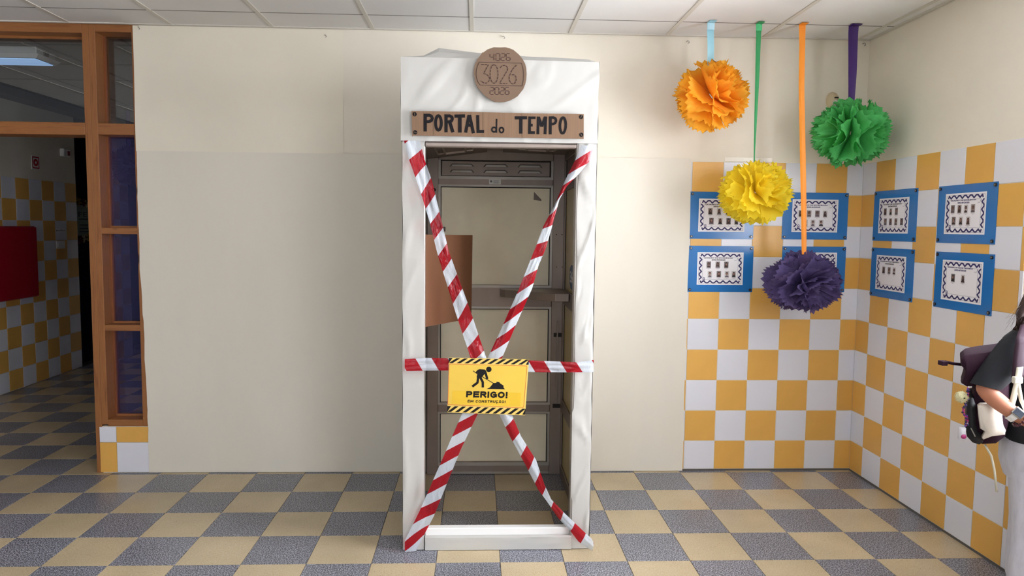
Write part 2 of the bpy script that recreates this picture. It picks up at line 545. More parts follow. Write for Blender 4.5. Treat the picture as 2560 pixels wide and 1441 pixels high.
zs = [.012] + [.2 * k for k in range(1, 11)]
us = [-.26] + [-.2 + .2 * k for k in range(6)] + [.905]
tile_field(wall_back, lambda u, z: ((u, 0, z), (0, 0, 0)), us, zs, 1)
us = [.0] + [.146 + .2 * k for k in range(7)]
us = us[:-1] + [1.346, 1.37]
tile_field(wall_right, lambda u, z: ((.903, -u, z), (0, 0, -PI / 2)), us, zs, 1, skip=lambda u0, u1, z0, z1: u0 > 1.3 and z0 < .9)
us = [1.346 + .2 * k for k in range(16)]
tile_field(wall_right, lambda u, z: ((.903, -u, z), (0, 0, -PI / 2)), us[:15], [.012, .2, .4, .6, .8, .94], 0)
tag(MB().box(-.212, .905, -.0006, .004, .0, .011).build('baseboard_back', MT['floor_grout']), 'dark joint along the foot of the tiled back wall', 'joint', kind='structure')
tag(MB().box(.9024, .907, -2.7, -.0006, .0, .011).build('baseboard_right', MT['floor_grout']), 'dark joint along the foot of the tiled right wall', 'joint', kind='structure')

# tape remnant and nail holes above the tiles of the back wall
tag(MB().box(.005, .31, -.0006, .0, 2.004, 2.03).build('tape_remnant', mat('clear_tape', (226, 220, 204), .25)), 'strip of old clear tape stuck above the back wall tiles', 'tape')

# corridor shell
wall_corr = tag(MB().box(-6.0, -5.888, .0, 3.385, 0, 2.9).build('wall_corridor', MT['plaster']), 'corridor wall with tiles seen through the doorway', 'wall', kind='structure')
us = [.176 + .2 * k for k in range(17)]
tile_field(wall_corr, lambda u, z: ((-5.88, u, z), (0, 0, PI / 2)), us, [.006] + [.195 + .2 * k for k in range(10)], 1, skip=None)
pier = tag(MB().box(-5.83, -5.663, 3.56, 4.055, 0, 2.9).build('wall_corridor_pier', MT['plaster']), 'tiled pier at the far end of the corridor behind the narrow window', 'wall', kind='structure')
tile_field(pier, lambda u, z: ((-5.66, u, z), (0, 0, PI / 2)), [3.56, 3.66, 3.86, 4.055], [.02 + .2 * k for k in range(13)], 0)
tag(MB().box(-6.15, -6.0, 3.385, 5.8, 0, 2.9).build('wall_corridor_far', MT['navy']), 'navy boarded far end of the corridor wall', 'wall', kind='structure')
tag(MB().box(-6.15, -3.0, 5.6, 5.8, 0, 2.9).build('wall_corridor_end', MT['dark_wall']), 'dark end wall of the corridor', 'wall', kind='structure')
tag(MB().box(-3.2, -3.05, .15, 5.6, 0, 2.9).build('wall_corridor_right', MT['dark_wall']), 'dark inner wall of the corridor', 'wall', kind='structure')

# low tiled plinth below the side window
plinth = tag(MB().box(-3.917, -3.61, .006, .15, 0, .298).build('wall_plinth', MT['plaster']), 'low tiled plinth under the narrow side window', 'wall', kind='structure')
for x0, x1, z0, z1, m in ((-3.921, -3.817, .196, .296, 'white_tile'), (-3.817, -3.615, .196, .296, 'orange_tile'), (-3.921, -3.817, .004, .196, 'orange_tile'), (-3.817, -3.615, .004, .196, 'white_tile')):
    o = link('wall_tile', tile_mesh('wall', x1 - x0 - .002, z1 - z0 - .002, .008, .001, m), plinth, True)
    o.location = (x0 + .001, 0, z0 + .001)

# ------------------------------------------------------------------ ceiling
ceiling = tag(MB().box(-6.2, 1.05, -10.2, 5.8, 2.80, 2.9).build('ceiling', MT['rail_dark']), 'suspended ceiling of pale rectangular boards on metal rails', 'ceiling', kind='structure')
GX = [-5.66] + [.217 + .6045 * k for k in range(-9, 2)] + [.903]
GY = [0.0] + [-.292 - .6 * k for k in range(17)]
field = MB()
for j, (ya, yb) in enumerate(zip(GY, GY[1:])):
    for i, (xa, xb) in enumerate(zip(GX, GX[1:])):
        if xb - xa < .02: continue
        bx = (xa + .011, xb - .011, max(yb, -10) + .0025, ya - .0025, 2.774, 2.79)
        if j < 3 and i > 1:
            MB().box(*bx).build('ceiling_board', MT['ceil'], ceiling)
        else: field.box(*bx)
tag(field.build('ceiling_board_field', MT['ceil'], ceiling), kind='stuff')
for x in GX[1:-1]:
    MB().box(x - .012, x + .012, -10, .0, 2.770, 2.782).build('ceiling_rail', MT['rail'], ceiling)
for y in GY[1:4]:
    MB().box(-5.66, .9, y - .003, y + .003, 2.7725, 2.782).build('ceiling_joint', MT['rail_dark'], ceiling)
tag(MB().box(-5.66, .90, -.022, -.002, 2.768, 2.80).build('trim_1', MT['rail']), 'metal angle along the top of the back wall', 'trim', kind='structure')
tag(MB().box(.881, .901, -10, -.024, 2.768, 2.80).build('trim_2', MT['rail']), 'metal angle along the top of the right wall', 'trim', kind='structure')
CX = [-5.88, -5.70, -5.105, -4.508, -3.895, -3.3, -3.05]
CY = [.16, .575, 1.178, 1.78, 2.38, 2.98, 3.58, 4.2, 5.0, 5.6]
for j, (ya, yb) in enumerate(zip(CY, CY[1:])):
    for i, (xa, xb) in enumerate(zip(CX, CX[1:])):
        MB().box(xa + .011, xb - .011, ya + .004, yb - .004, 2.774, 2.79).build('corridor_board', MT['corr_ceil_dim'], ceiling)
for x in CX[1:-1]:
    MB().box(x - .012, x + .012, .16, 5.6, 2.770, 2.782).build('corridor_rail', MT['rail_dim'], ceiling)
tag(MB().box(-5.884, -5.70, .16, 5.6, 2.70, 2.769).build('trim_3', MT['corr_ceil_dim']), 'soffit strip along the top of the corridor wall', 'trim', kind='structure')

# ------------------------------------------------------------------ wooden partition: door opening and narrow window
door = thing('door_1', 'pine door frame with glazed transom at the corridor opening', 'door', (-3.94, .08, 0), kind='structure')
MB().box(-3.945, -3.9065, .0025, .16, 0, 2.769).build('jamb', MT['wood_v'], door, bevel=.002)
MB().box(-5.66, -5.57, 0, .16, 0, 2.769).build('jamb', MT['wood_v'], door, bevel=.002)
MB().box(-5.57, -3.945, 0, .16, 2.715, 2.769).build('head_rail', MT['wood_h'], door, bevel=.002)
MB().box(-5.57, -3.945, 0, .16, 2.108, 2.182).build('transom_rail', MT['wood_h'], door, bevel=.002)
MB().box(-5.57, -3.945, .118, .123, 2.182, 2.715).build('transom_pane', MT['pane'], door)
for z0, z1 in ((2.182, 2.196), (2.701, 2.715)):
    MB().box(-5.57, -3.945, .098, .116, z0, z1).build('glazing_bead', MT['wood_h'], door)
win = thing('window_1', 'narrow pine window of four stacked panes beside the doorway', 'window', (-3.77, .08, .3), kind='structure')
MB().box(-3.9055, -3.867, .0015, .16, .312, 2.769).build('stile', MT['wood_v'], win, bevel=.002)
MB().box(-3.651, -3.605, 0, .16, .30, 2.769).build('stile', MT['wood_v'], win, bevel=.002)
rails = ((2.724, 2.769), (2.112, 2.180), (1.507, 1.546), (.905, .943), (.300, .342))
for z0, z1 in rails:
    MB().box(-3.867, -3.651, .0015, .16, z0, z1).build('rail', MT['wood_h'], win, bevel=.002)
for k, ((b0, b1), (a0, a1)) in enumerate(zip(rails, rails[1:])):
    MB().box(-3.867, -3.651, .112, .117, a1, b0).build('pane', MT['pane'] if k == 0 else MT['dark_pane'], win)
    MB().box(-3.867, -3.855, .094, .111, a1, b0).build('glazing_bead', MT['wood_d'], win)
    MB().box(-3.855, -3.651, .094, .111, a1, a1 + .012).build('glazing_bead', MT['wood_h'], win)

# windows of the right wall (only the near edge of the first is in view) and hall front
def big_window(name, label, y0, y1):
    w = thing(name, label, 'window', (.95, (y0 + y1) / 2, WZ0), kind='structure')
    for z0, z1 in ((WZ0, WZ0 + .05), (WZ1 - .05, WZ1)):
        MB().box(.915, .975, y1, y0, z0, z1).build('frame_rail', MT['white'], w, bevel=.003)
    n = 4
    for k in range(n):
        yy = y0 + (y1 - y0) * k / (n - 1)
        a, b2 = (yy - .045, yy) if k == 0 else (yy, yy + .045) if k == n - 1 else (yy - .022, yy + .022)
        MB().box(.915, .975, a, b2, WZ0 + .05, WZ1 - .05).build('frame_post', MT['white'], w, bevel=.003)
    for k in range(n - 1):
        ya, yb = y0 + (y1 - y0) * k / (n - 1), y0 + (y1 - y0) * (k + 1) / (n - 1)
        MB().box(.945, .950, yb + .022, ya - .022, WZ0 + .05, WZ1 - .05).build('pane', MT['pane'], w)
    MB().box(.895, .909, y1 - .02, y0 + .0, WZ0 - .03, WZ0).build('sill', MT['white'], w)
big_window('window_2', 'white framed window in the right wall beside the student', WY0, WY1)
big_window('window_3', 'white framed window further along the right wall', WY2, WY3)
w4 = thing('window_4', 'glazed front of the hall behind the viewer', 'window', (-4.0, -10.0, .3), kind='structure')
for k in range(4):
    x = -5.17 + 2.34 * k / 3
    MB().box(x - .03, x + .03, -10.06, -10.0, .3, 2.6).build('frame_post', MT['alu'], w4)
for z in (.3, 2.54):
    MB().box(-5.14, -2.86, -10.06, -10.0, z, z + .06).build('frame_rail', MT['alu'], w4)

# ------------------------------------------------------------------ paper sheets on the back wall
def wavy_sheet(x0, x1, z0, z1, y, seed, edge_l, edge_r, nx=60, nz=50, amp=.004, dy=0.):
    def fn(u, v):
        z = z0 + (z1 - z0) * v
        l, r = x0 + edge_l(z), x1 + edge_r(z)
        x = l + (r - l) * u
        n = noise.noise(Vector((x * 1.1 + seed, z * .7, seed)))
        n2 = noise.noise(Vector((x * 3.1 + seed, z * 2.3, 7 + seed)))
        return (x, y + dy * min(1, u * 3) - abs(amp * n) - .0012 * n2, z)
    return MB().grid(fn, nx, nz)
wob = lambda z: .006 * noise.noise(Vector((z * 5, 1, 3))) + .010 * math.sin(z * 2.2 + 1.) + .003 * noise.noise(Vector((z * 16, 5, 1)))
tag(wavy_sheet(-3.629, -.209, .002, 2.017, -.0035, 3.7, wob, lambda z: .002 * math.sin(z * 9)).build('backing_paper', MT['sheet'], smooth=True),
    'large cream backing paper covering the wall from floor to door height behind the booth', 'paper')
tag(wavy_sheet(-3.640, -2.385, 2.014, 2.765, -.0040, 9.1, lambda z: .0015 * math.sin(z * 8), lambda z: 0, 30, 20, .0010, .0046).build('backing_paper', MT['upper_sheet'], smooth=True),
    'ivory paper sheet pinned up under the ceiling beside the wooden partition', 'paper')
for px, py, lab in ((347, 68, 'at the top left corner of the ivory paper sheet'), (813, 88, 'at the top right corner of the ivory paper sheet'), (1258, 91, 'above the round cardboard dial'), (1718, 103, 'left of the light blue ribbon'), (2158, 109, 'in the top right wall corner')):
    p = at(px, py, Y=-.006)
    h = MB().tube([(p.x, .004, p.z), (p.x, -.016, p.z), (p.x + .006, -.022, p.z - .004), (p.x + .010, -.018, p.z - .012), (p.x + .004, -.012, p.z - .014)], .0022, 6)
    tag(h.build('wall_hook', MT['steel'], smooth=True), 'small metal hook ' + lab, 'hook', 'hooks along the top of the wall')

# ------------------------------------------------------------------ corridor objects
lampo = thing('ceiling_light', 'rectangular ceiling light with bluish diffuser in the corridor', 'lamp', (-4.95, .68, 2.77))
MB().box(-5.38, -4.56, .575, .80, 2.715, 2.769).build('housing', MT['lamp_body'], lampo, bevel=.006)
b = MB()
b.add([(-5.40, .555, 2.715), (-4.535, .555, 2.715), (-4.535, .82, 2.715), (-5.40, .82, 2.715), (-5.385, .575, 2.690), (-4.56, .575, 2.690), (-4.56, .80, 2.690), (-5.385, .80, 2.690)],
      [(0, 1, 5, 4), (1, 2, 6, 5), (2, 3, 7, 6), (3, 0, 4, 7), (0, 3, 2, 1)])
b.build('rim', MT['lamp_body'], lampo)
MB().box(-5.37, -4.575, .588, .787, 2.684, 2.690).build('diffuser', MT['lamp'], lampo)
MB().box(-4.557, -4.548, .65, .70, 2.722, 2.75).build('clip', MT['alu_dark'], lampo)

cab = thing('hose_cabinet', 'dark red fire hose cabinet on the corridor tiles', 'cabinet', (-5.80, 2.1, .86))
MB().box(-5.872, -5.745, 1.78, 2.425, .872, 1.540).build('body', MT['red_enamel'], cab, bevel=.006)
MB().box(-5.743, -5.728, 1.79, 2.418, .880, 1.532).build('door', MT['red_enamel'], cab, bevel=.004)
sg = thing('fire_hose_sign', 'square red and white fire hose sign above the red cabinet', 'sign', (-5.876, 2.69, 2.16), rz=PI / 2)
MB().box(-.062, .062, 0, .006, -.066, .066).build('plate', MT['white'], sg, True)
b = MB()
b.stroke([(-.048, -.052), (.048, -.052), (.048, .052), (-.048, .052)], .012, -.0008, 0, True)
b.build('border', MT['red'], sg, True)
MB().disc(0, 0, .036, -.0012, 0, 24).build('reel', MT['red'], sg, True)
MB().disc(0, 0, .013, -.0018, 0, 16).build('reel_hub', MT['white'], sg, True)
al = thing('alarm_box', 'small white alarm box with a dark red window on the corridor wall', 'alarm', (-5.887, 3.17, 2.305), rz=PI / 2)
MB().box(-.058, .058, -.045, 0, -.04, .04).build('body', MT['white'], al, True, bevel=.005)
MB().box(.005, .045, -.0465, -.045, -.026, .02).build('indicator', MT['red_enamel'], al, True)
sw = thing('switch_plate', 'white switch plate on the corridor tiles below the printed label', 'switch', (-5.88, 3.045, 1.35), rz=PI / 2)
MB().box(-.072, .072, -.012, 0, -.04, .04).build('plate', MT['white'], sw, True, bevel=.003)
MB().box(-.055, .055, -.016, -.012, -.02, .022).build('rocker', MT['white'], sw, True, bevel=.002)
lb2 = thing('wall_label', 'narrow printed label stuck on a white corridor tile', 'label', (-5.8805, 3.06, 1.495), rz=PI / 2)
MB().box(-.085, .085, -.0008, 0, -.02, .02).build('backing', MT['sheet_white'], lb2, True)
text('lettering', 'aloe, Pés e', MT['black'], lb2, -.075, .075, -.010, .012, -.0012, .01)
fb = thing('flower_poster', 'pale poster with flower garlands on the navy corridor board', 'poster', (-6.0, 3.86, 1.6), rz=PI / 2)
MB().box(-.27, .27, -.006, 0, -.165, .175).build('sheet', mat('pale_green_paper', (176, 190, 176), .8), fb, True)
text('lettering', 'FELIV', MT['grey_ink'], fb, -.25, .2, .045, .10, -.0068, .0)
for k, zz in enumerate((.02, -.045, -.085, -.12)):
    MB().box(-.24, -.06 + .1 * (k % 2), -.0066, -.006, zz - .006, zz + .006).build('text_line', MT['grey_ink'], fb, True)
rnd = random.Random(5)
pet = [mat('petal_ochre', (178, 146, 60), .8), mat('petal_red', (120, 34, 40), .8), mat('petal_cream', (200, 190, 150), .8)]
for row, zz in ((0, .205), (1, -.20)):
    for k in range(7):
        cx, cz = -.24 + .08 * k + rnd.uniform(-.012, .012), zz + rnd.uniform(-.02, .02)
        b = MB()
        for q in range(6):
            a = q * PI / 3 + rnd.random()
            b.prism([(cx, cz), (cx + .035 * math.cos(a - .35), cz + .035 * math.sin(a - .35)), (cx + .05 * math.cos(a), cz + .05 * math.sin(a)), (cx + .035 * math.cos(a + .35), cz + .035 * math.sin(a + .35))], -.012 - .002 * q, -.006)
        b.build('paper_flower', pet[(k + row) % 3], fb, True)

# ------------------------------------------------------------------ the booth
BXL, BXR, BY0, BY1 = -1.899, -.998, -1.10, -.03
booth = thing('phone_booth', 'old aluminium phone booth wrapped in white paper as a time portal', 'booth', (-1.45, -.56, 0))
A, AD, AH = MT['alu'], MT['alu_dark'], MT['alu_hi']
PX0, PX1 = -1.784, -1.101
# rear frame
MB().box(-1.865, -1.797, -.058, -.012, .0, 2.06).build('rear_post', A, booth, bevel=.003)
MB().box(-1.087, -1.008, -.058, -.012, .0, 2.06).build('rear_post', A, booth, bevel=.003)
for px in (1391, 1405):
    for py in (587, 668):
        p = at(px, py, Y=-.058)
        MB().disc(p.x, p.z, .0035, -.0595, -.058, 8).build('rivet', MT['gasket'], booth)
p = at(1085, 475, Y=-.058)
MB().disc(p.x, p.z, .012, -.060, -.058, 16).build('lock_hole', MT['gasket'], booth)
RZ = ((1.985, 2.06), (1.822, 1.885), (1.064, 1.212), (.395, .466), (.004, .078))
for z0, z1 in RZ:
    MB().box(-1.797, -1.087, -.050, -.014, z0, z1).build('rear_rail', A, booth, bevel=.003)
for z0, z1 in ((1.822, 1.834), (1.868, 1.885), (1.064, 1.078), (1.196, 1.212), (.395, .408), (.452, .466), (.058, .078), (.004, .018)):
    MB().box(-1.797, -1.087, -.056, -.050, z0, z1).build('rail_lip', AH, booth)
for z0, z1 in ((1.885, 1.985), (1.212, 1.822), (.466, 1.064), (.078, .395)):
    for x in (-1.797, -1.101):
        MB().box(x, x + .014, -.052, -.02, z0, z1).build('mullion_strip', AH, booth)
    b = MB()
    for q in ((PX0, PX1, z1 - .005, z1), (PX0, PX0 + .005, z0, z1), (PX1 - .005, PX1, z0, z1)):
        b.box(q[0], q[1], -.046, -.024, q[2], q[3])
    b.build('gasket', MT['gasket'], booth)
for z0, z1 in ((1.212, 1.819), (.466, 1.061), (.078, .392)):
    MB().box(PX0 + .004, PX1 - .004, -.030, -.024, z0 + .001, z1).build('rear_pane', MT['booth_pane'], booth)
MB().box(PX0 + .006, PX1 - .006, -.038, -.024, 1.889, 1.979).build('louvre_plate', A, booth, bevel=.002)
for k, (xa, xb) in enumerate(((-1.730, -1.576), (-1.522, -1.366), (-1.310, -1.155))):
    for zc in (1.9535, 1.9175):
        z0, z1 = zc - .009, zc + .010
        b = MB()
        o, i2 = [(xa, z0), (xa + .016, z1), (xb - .016, z1), (xb, z0)], [(xa + .010, z0), (xa + .020, z1 - .007), (xb - .020, z1 - .007), (xb - .010, z0)]
        v = [(x, -.038, z) for x, z in o] + [(x, -.050, z) for x, z in i2] + [(x, -.040, z - .001) for x, z in i2]
        b.add(v, [(0, 1, 5, 4), (1, 2, 6, 5), (2, 3, 7, 6), (4, 5, 6, 7)])
        b.build('louvre', AH, booth)
        MB().prism([(xa + .006, z0), (xa + .018, z1 - .002), (xb - .018, z1 - .002), (xb - .006, z0)], -.0394, -.037).build('louvre_slot', MT['gasket'], booth)
pl = MB().box(-1.485, -1.412, -.0535, -.050, 1.838, 1.868).build('name_plate', MT['steel'], booth)
b = MB()
b.box(-1.478, -1.466, -.0541, -.0535, 1.850, 1.862)
for k in range(4): b.box(-1.458, -1.422 - .004 * (k % 2), -.0539, -.0535, 1.860 - k * .0055, 1.8622 - k * .0055)
b.build('plate_print', MT['grey_ink'], pl)
# torn label remains, blade shaped mark and bracket on the upper pane
p0 = [at(x, y, Y=-.0305) for x, y in ((1335, 480), (1354, 500), (1353, 503), (1334, 500))]
MB().prism([(q.x, q.z) for q in p0], -.0312, -.030).build('label_remnant', MT['alu_dark'], booth)
q = at(1108, 573, Y=-.06)
MB().box(q.x - .022, q.x + .014, -.075, -.050, q.z - .016, q.z + .014).build('bracket', AD, booth, bevel=.003)
q = at(1180, 468, Y=-.06)
# side walls inside
for sx, sgn in ((-1.019, 1), (-1.877, -1)):
    s = lambda a, c: (min(sx + a * sgn, sx + c * sgn), max(sx + a * sgn, sx + c * sgn))
    for z0, z1 in ((1.985, 2.06), (1.80, 1.86), (1.10, 1.195), (.42, .50), (.004, .075)):
        x0, x1 = s(0, .018)
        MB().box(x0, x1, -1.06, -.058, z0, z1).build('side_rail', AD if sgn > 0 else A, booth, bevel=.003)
    for y0, y1 in ((-.10, -.058), (-1.06, -1.02)):
        x0, x1 = s(0, .018)
        MB().box(x0 - .001, x1, y0, y1, .075, 1.985).build('side_post', A, booth, bevel=.003)
    for z0, z1 in ((1.86, 1.985), (1.195, 1.80), (.50, 1.10), (.075, .42)):
        x0, x1 = s(.010, .014)
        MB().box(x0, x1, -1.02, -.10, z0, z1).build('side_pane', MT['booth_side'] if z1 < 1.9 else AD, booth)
        x0, x1 = s(.006, .016)
        MB().box(x0, x1, -.106, -.100, z0, z1).build('gasket', MT['gasket'], booth)
# hinges on the rear right post
for py in (838, 1015):
    q = at(1388, py, Y=-.06)
    MB().box(-1.07, -1.022, -.066, -.058, q.z - .012, q.z + .012).build('hinge', MT['gasket'], booth)
MB().box(-1.052, -1.044, -.072, -.058, .47, .99).build('conduit', A, booth)
# sticker on the right side pane
stk = [(-.30, 1.33), (-.255, 1.36), (-.175, 1.36), (-.13, 1.33), (-.13, 1.25), (-.175, 1.22), (-.255, 1.22), (-.30, 1.25)]
st = MB().poly([(-1.0095, -.42 + (y + .215) * 1.25, z) for y, z in stk]).build('sticker', MT['sticker'], booth)
text('sticker_lettering', '360', MT['sheet_white'], st, 0, 1, 0, 1, 0, .02, False, skew=lambda u, w: (-1.0100, -.345 - u * .15, 1.255 + w * .07))
# inner shelf, two metal faces
ys = -.40
sh = [(-1.411, -.056), (-1.411, -.13), (-1.385, -.165), (-1.10, ys), (-1.022, ys), (-1.022, -.06)]
MBs = MB()
n = len(sh)
MBs.add([(x, y, 1.146) for x, y in sh] + [(x, y, 1.194) for x, y in sh], [list(range(n))[::-1], [i + n for i in range(n)]] + [(i, (i + 1) % n, (i + 1) % n + n, i + n) for i in range(n)])
MBs.build('shelf', A, booth, bevel=.003)
# roof lining: two embossed panels with a fixing strap, inside the top
b = MB()
b.box(BXL + .03, BXR - .03, -1.08, -.03, 2.10, 2.12)
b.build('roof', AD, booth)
def lining(x0, x1, z_front, z_back, zx):
    r = MB()
    P = lambda u, v: (x0 + (x1 - x0) * u, -1.06 + 1.0 * v, z_front + (z_back - z_front) * v + zx * u)
    r.grid(P, 1, 1)
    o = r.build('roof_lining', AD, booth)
    c = MB()
    for a, z in (((.22, .78), .0), ((.34, .66), -.004)):
        pts = [P(a[0], .25), P(a[0], .8), P(a[1], .8), P(a[1], .25)]
        pts = [(p[0], p[1], p[2] - .002 + z) for p in pts]
        c.tube(pts + [pts[0]], .007, 6)
    c.build('embossed_ridge', A, o)
    return o
lining(-1.872, -1.50, 2.005, 1.985, .050)
lining(-1.40, -1.02, 2.050, 2.035, -.012)
MB().box(-1.50, -1.40, -1.06, -.06, 2.046, 2.056).build('roof_strap', A, booth)
MB().tube([(-1.455, -.75, 2.046), (-1.455, -.75, 2.030)], [.012, .006], 8).build('roof_bolt', MT['gasket'], booth)
MB().add([(-1.872, -.07, 1.992), (-1.50, -.07, 2.040), (-1.50, -.07, 2.052), (-1.872, -.07, 2.004), (-1.872, -.05, 1.992), (-1.50, -.05, 2.040), (-1.50, -.05, 2.052), (-1.872, -.05, 2.004)],
         [(0, 1, 2, 3), (7, 6, 5, 4), (0, 4, 5, 1)]).build('lining_edge', MT['gasket'], booth)
# front aluminium posts and head seen past the paper
MB().box(-1.872, -1.801, -1.105, -1.05, 0, 2.06).build('front_post', AH, booth, bevel=.003)
MB().box(-1.092, -1.02, -1.105, -1.05, 0, 2.06).build('front_post', AH, booth, bevel=.003)
MB().box(-1.801, -1.092, -1.108, -1.06, 1.945, 1.966).build('front_head', A, booth, bevel=.004)
MB().box(-1.801, -1.092, -1.100, -1.06, 1.966, 2.06).build('front_head', A, booth)
# base rails
MB().box(-1.80, -1.085, -1.085, -1.045, .0, .100).build('front_sill', MT['white'], booth, bevel=.004)

# paper wrapping
def wrinkle(x, z, seed, amp=.006):
    n = noise.noise(Vector((x * 5 + seed, z * 4, seed)))
    r = abs(noise.noise(Vector((x * 7 - z * 5 + seed, z * 3 + x * 4, seed * 2))))
    return amp * n + amp * .9 * max(0, .14 - r) / .14
def sheet_face(x0, x1, z0, z1, y, seed, nx, nz, amp, el=None, er=None, eb=None):
    def fn(u, v):
        z = z0 + (z1 - z0) * v
        l = x0 + (el(z) if el else 0)
        r = x1 + (er(z) if er else 0)
        x = l + (r - l) * u
        if eb: z = (z0 + eb(x)) + (z1 - z0 - eb(x)) * v
        fall = min(1, 6 * min(u, 1 - u) + .3)
        return (x, y - abs(wrinkle(x, z, seed, amp)) * fall, z)
    return MB().grid(fn, nx, nz)
PW = MT['paper']
nz1 = lambda s, a, fq=6: (lambda z: a * noise.noise(Vector((z * fq, s, s))))
sheet_face(-1.905, -1.803, .004, 1.98, -1.109, 1.3, 10, 70, .005, nz1(2, .005), nz1(4, .002)).build('left_wrap', PW, booth, smooth=True)
def er_in(z):
    return .004 * noise.noise(Vector((z * 4, 8, 1))) + (-.004 if .25 < z < .7 else .004)
sheet_face(-1.086, -.996, .004, 1.98, -1.109, 5.3, 12, 90, .009, er_in, nz1(6, .006, 7)).build('right_wrap', PW, booth, smooth=True)
def side_wrap(x, sgn, seed):
    def fn(u, v):
        y, z = -1.109 + 1.085 * u, .004 + 2.32 * v
        return (x + sgn * abs(wrinkle(y, z, seed, .006)) * min(1, 4 * u + .2), y, z)
    return MB().grid(fn, 24, 40)
side_wrap(-1.906, -1, 2.2).build('side_wrap', PW, booth, smooth=True)
side_wrap(-.994, 1, 4.4).build('side_wrap', PW, booth, smooth=True)
def hdr(u, v):
    x = -1.911 + .916 * u
    z = 1.968 + (2.349 - .008 * u - 1.968) * v
    y = -1.122 - abs(wrinkle(x, z, 7.7, .0055)) * min(1, 5 * min(u, 1 - u) + .2)
    d = abs((x + 1.0) * .75 + (z - 2.25) * -1.0 + .03)
    y -= .010 * max(0, 1 - d / .03) * max(0, u - .55)
    x += .004 * noise.noise(Vector((z * 9, u, 2))) * (1 if u in (0, 1) else 0)
    return (x, y, z)
MB().grid(hdr, 60, 30).build('header_wrap', PW, booth, smooth=True)
ridge = [(-1.908, 2.352), (-1.86, 2.362), (-1.81, 2.372), (-1.74, 2.410), (-1.566, 2.392), (-1.45, 2.386), (-1.327, 2.379), (-1.18, 2.376), (-1.034, 2.371), (-1.002, 2.350)]
b = MB()
v = []
for i, (x, z) in enumerate(ridge):
    zf = 2.349 - .008 * (x + 1.911) / .916
    v += [(x, -1.122, zf), (x, -1.085, (zf + z) / 2 + .004), (x, -1.045, z), (x, -.55, z + .004 - .03), (x, -.03, 2.31)]
b.add(v, [(i * 5 + k, i * 5 + k + 1, (i + 1) * 5 + k + 1, (i + 1) * 5 + k) for i in range(len(ridge) - 1) for k in range(4)])
b.build('roof_wrap', PW, booth)
for x in (-1.911, -.995):
    MB().grid(lambda u, v: (x + .002 * math.sin(9 * v), -1.122 + .35 * u, 1.968 + (2.345 - 1.968) * v), 6, 10).build('header_fold', PW, booth, smooth=True)
def sill_fn(u, v):
    x = -1.797 + .714 * u
    return (x, -1.115 - .004 * abs(noise.noise(Vector((x * 6, v * 3, 2)))), .003 + .061 * v)
MB().grid(sill_fn, 40, 6).build('sill_wrap', PW, booth, smooth=True)
MB().grid(lambda u, v: (-1.797 + .714 * u, -1.115 + .030 * v, .064 + .006 * math.sin(PI * v)), 20, 4).build('sill_fold', PW, booth, smooth=True)

# loose sheet of brown card inside the booth, folded once
ca = [at(1063, 587, Y=-1.03), at(1180, 588, Y=-.66), at(1177, 797, Y=-.66), at(1063, 821, Y=-1.03)]
ml, mr_ = ca[0].lerp(ca[3], .68), ca[1].lerp(ca[2], .74)
ca[0].x -= .03; ca[3].x -= .03; ml.x -= .03
off = Vector((.003, .006, 0))
b = MB()
b.add([ca[0], ca[1], mr_, ml, ca[2], ca[3]] + [q + off for q in (ca[0], ca[1], mr_, ml, ca[2], ca[3])],
      [(0, 3, 2, 1), (3, 5, 4, 2), (6, 7, 8, 9), (9, 8, 10, 11), (0, 1, 7, 6), (5, 11, 10, 4), (1, 2, 8, 7), (2, 4, 10, 8), (0, 6, 9, 3), (3, 9, 11, 5)])
tag(b.build('cardboard_sheet', MT['card_dark']), 'folded sheet of brown cardboard standing inside the booth at its left side', 'cardboard')
b = None

# ------------------------------------------------------------------ signs on the booth
YS = -1.143
def px_map(ox, oy, sc, Y):
    def f(cx, cy):
        p = at(ox + cx / sc, oy + cy / sc, Y=Y)
        return (p.x, p.z)
    return f
# PORTAL do TEMPO
sign = thing('cardboard_sign', 'long brown cardboard sign hand lettered PORTAL do TEMPO above the booth opening', 'sign', (-1.46, YS, 2.045))
m1 = px_map(1020, 270, 11.1304, YS)
edge = [m1(*q) for q in ((95, 82), (1100, 98), (2560, 128), (3500, 152), (4893, 172), (4890, 860), (3600, 838), (2500, 815), (1100, 782), (160, 768), (118, 800), (108, 420))]
MB().prism(edge, YS, YS + .005).build('board', MT['card'], sign, bevel=.0)
b = MB()
for xx in (712, 2090, 3175): b.stroke([m1(xx, 100 + (xx - 95) * .019), m1(xx + 6, 775 + (xx - 95) * .019)], .0022, YS - .0007)
b.build('crease', MT['card_flat'], sign)
S0 = .00600 / 36
D = 2448.7
def ell(cx, cy, rx, ry, n=26, a0=0, a1=2 * PI, rot=0.):
    out = []
    for k in range(n + 1):
        a = a0 + (a1 - a0) * k / n
        x, y = rx * math.cos(a), ry * math.sin(a)
        out.append((cx + x * math.cos(rot) - y * math.sin(rot), cy + x * math.sin(rot) + y * math.cos(rot)))
    return out
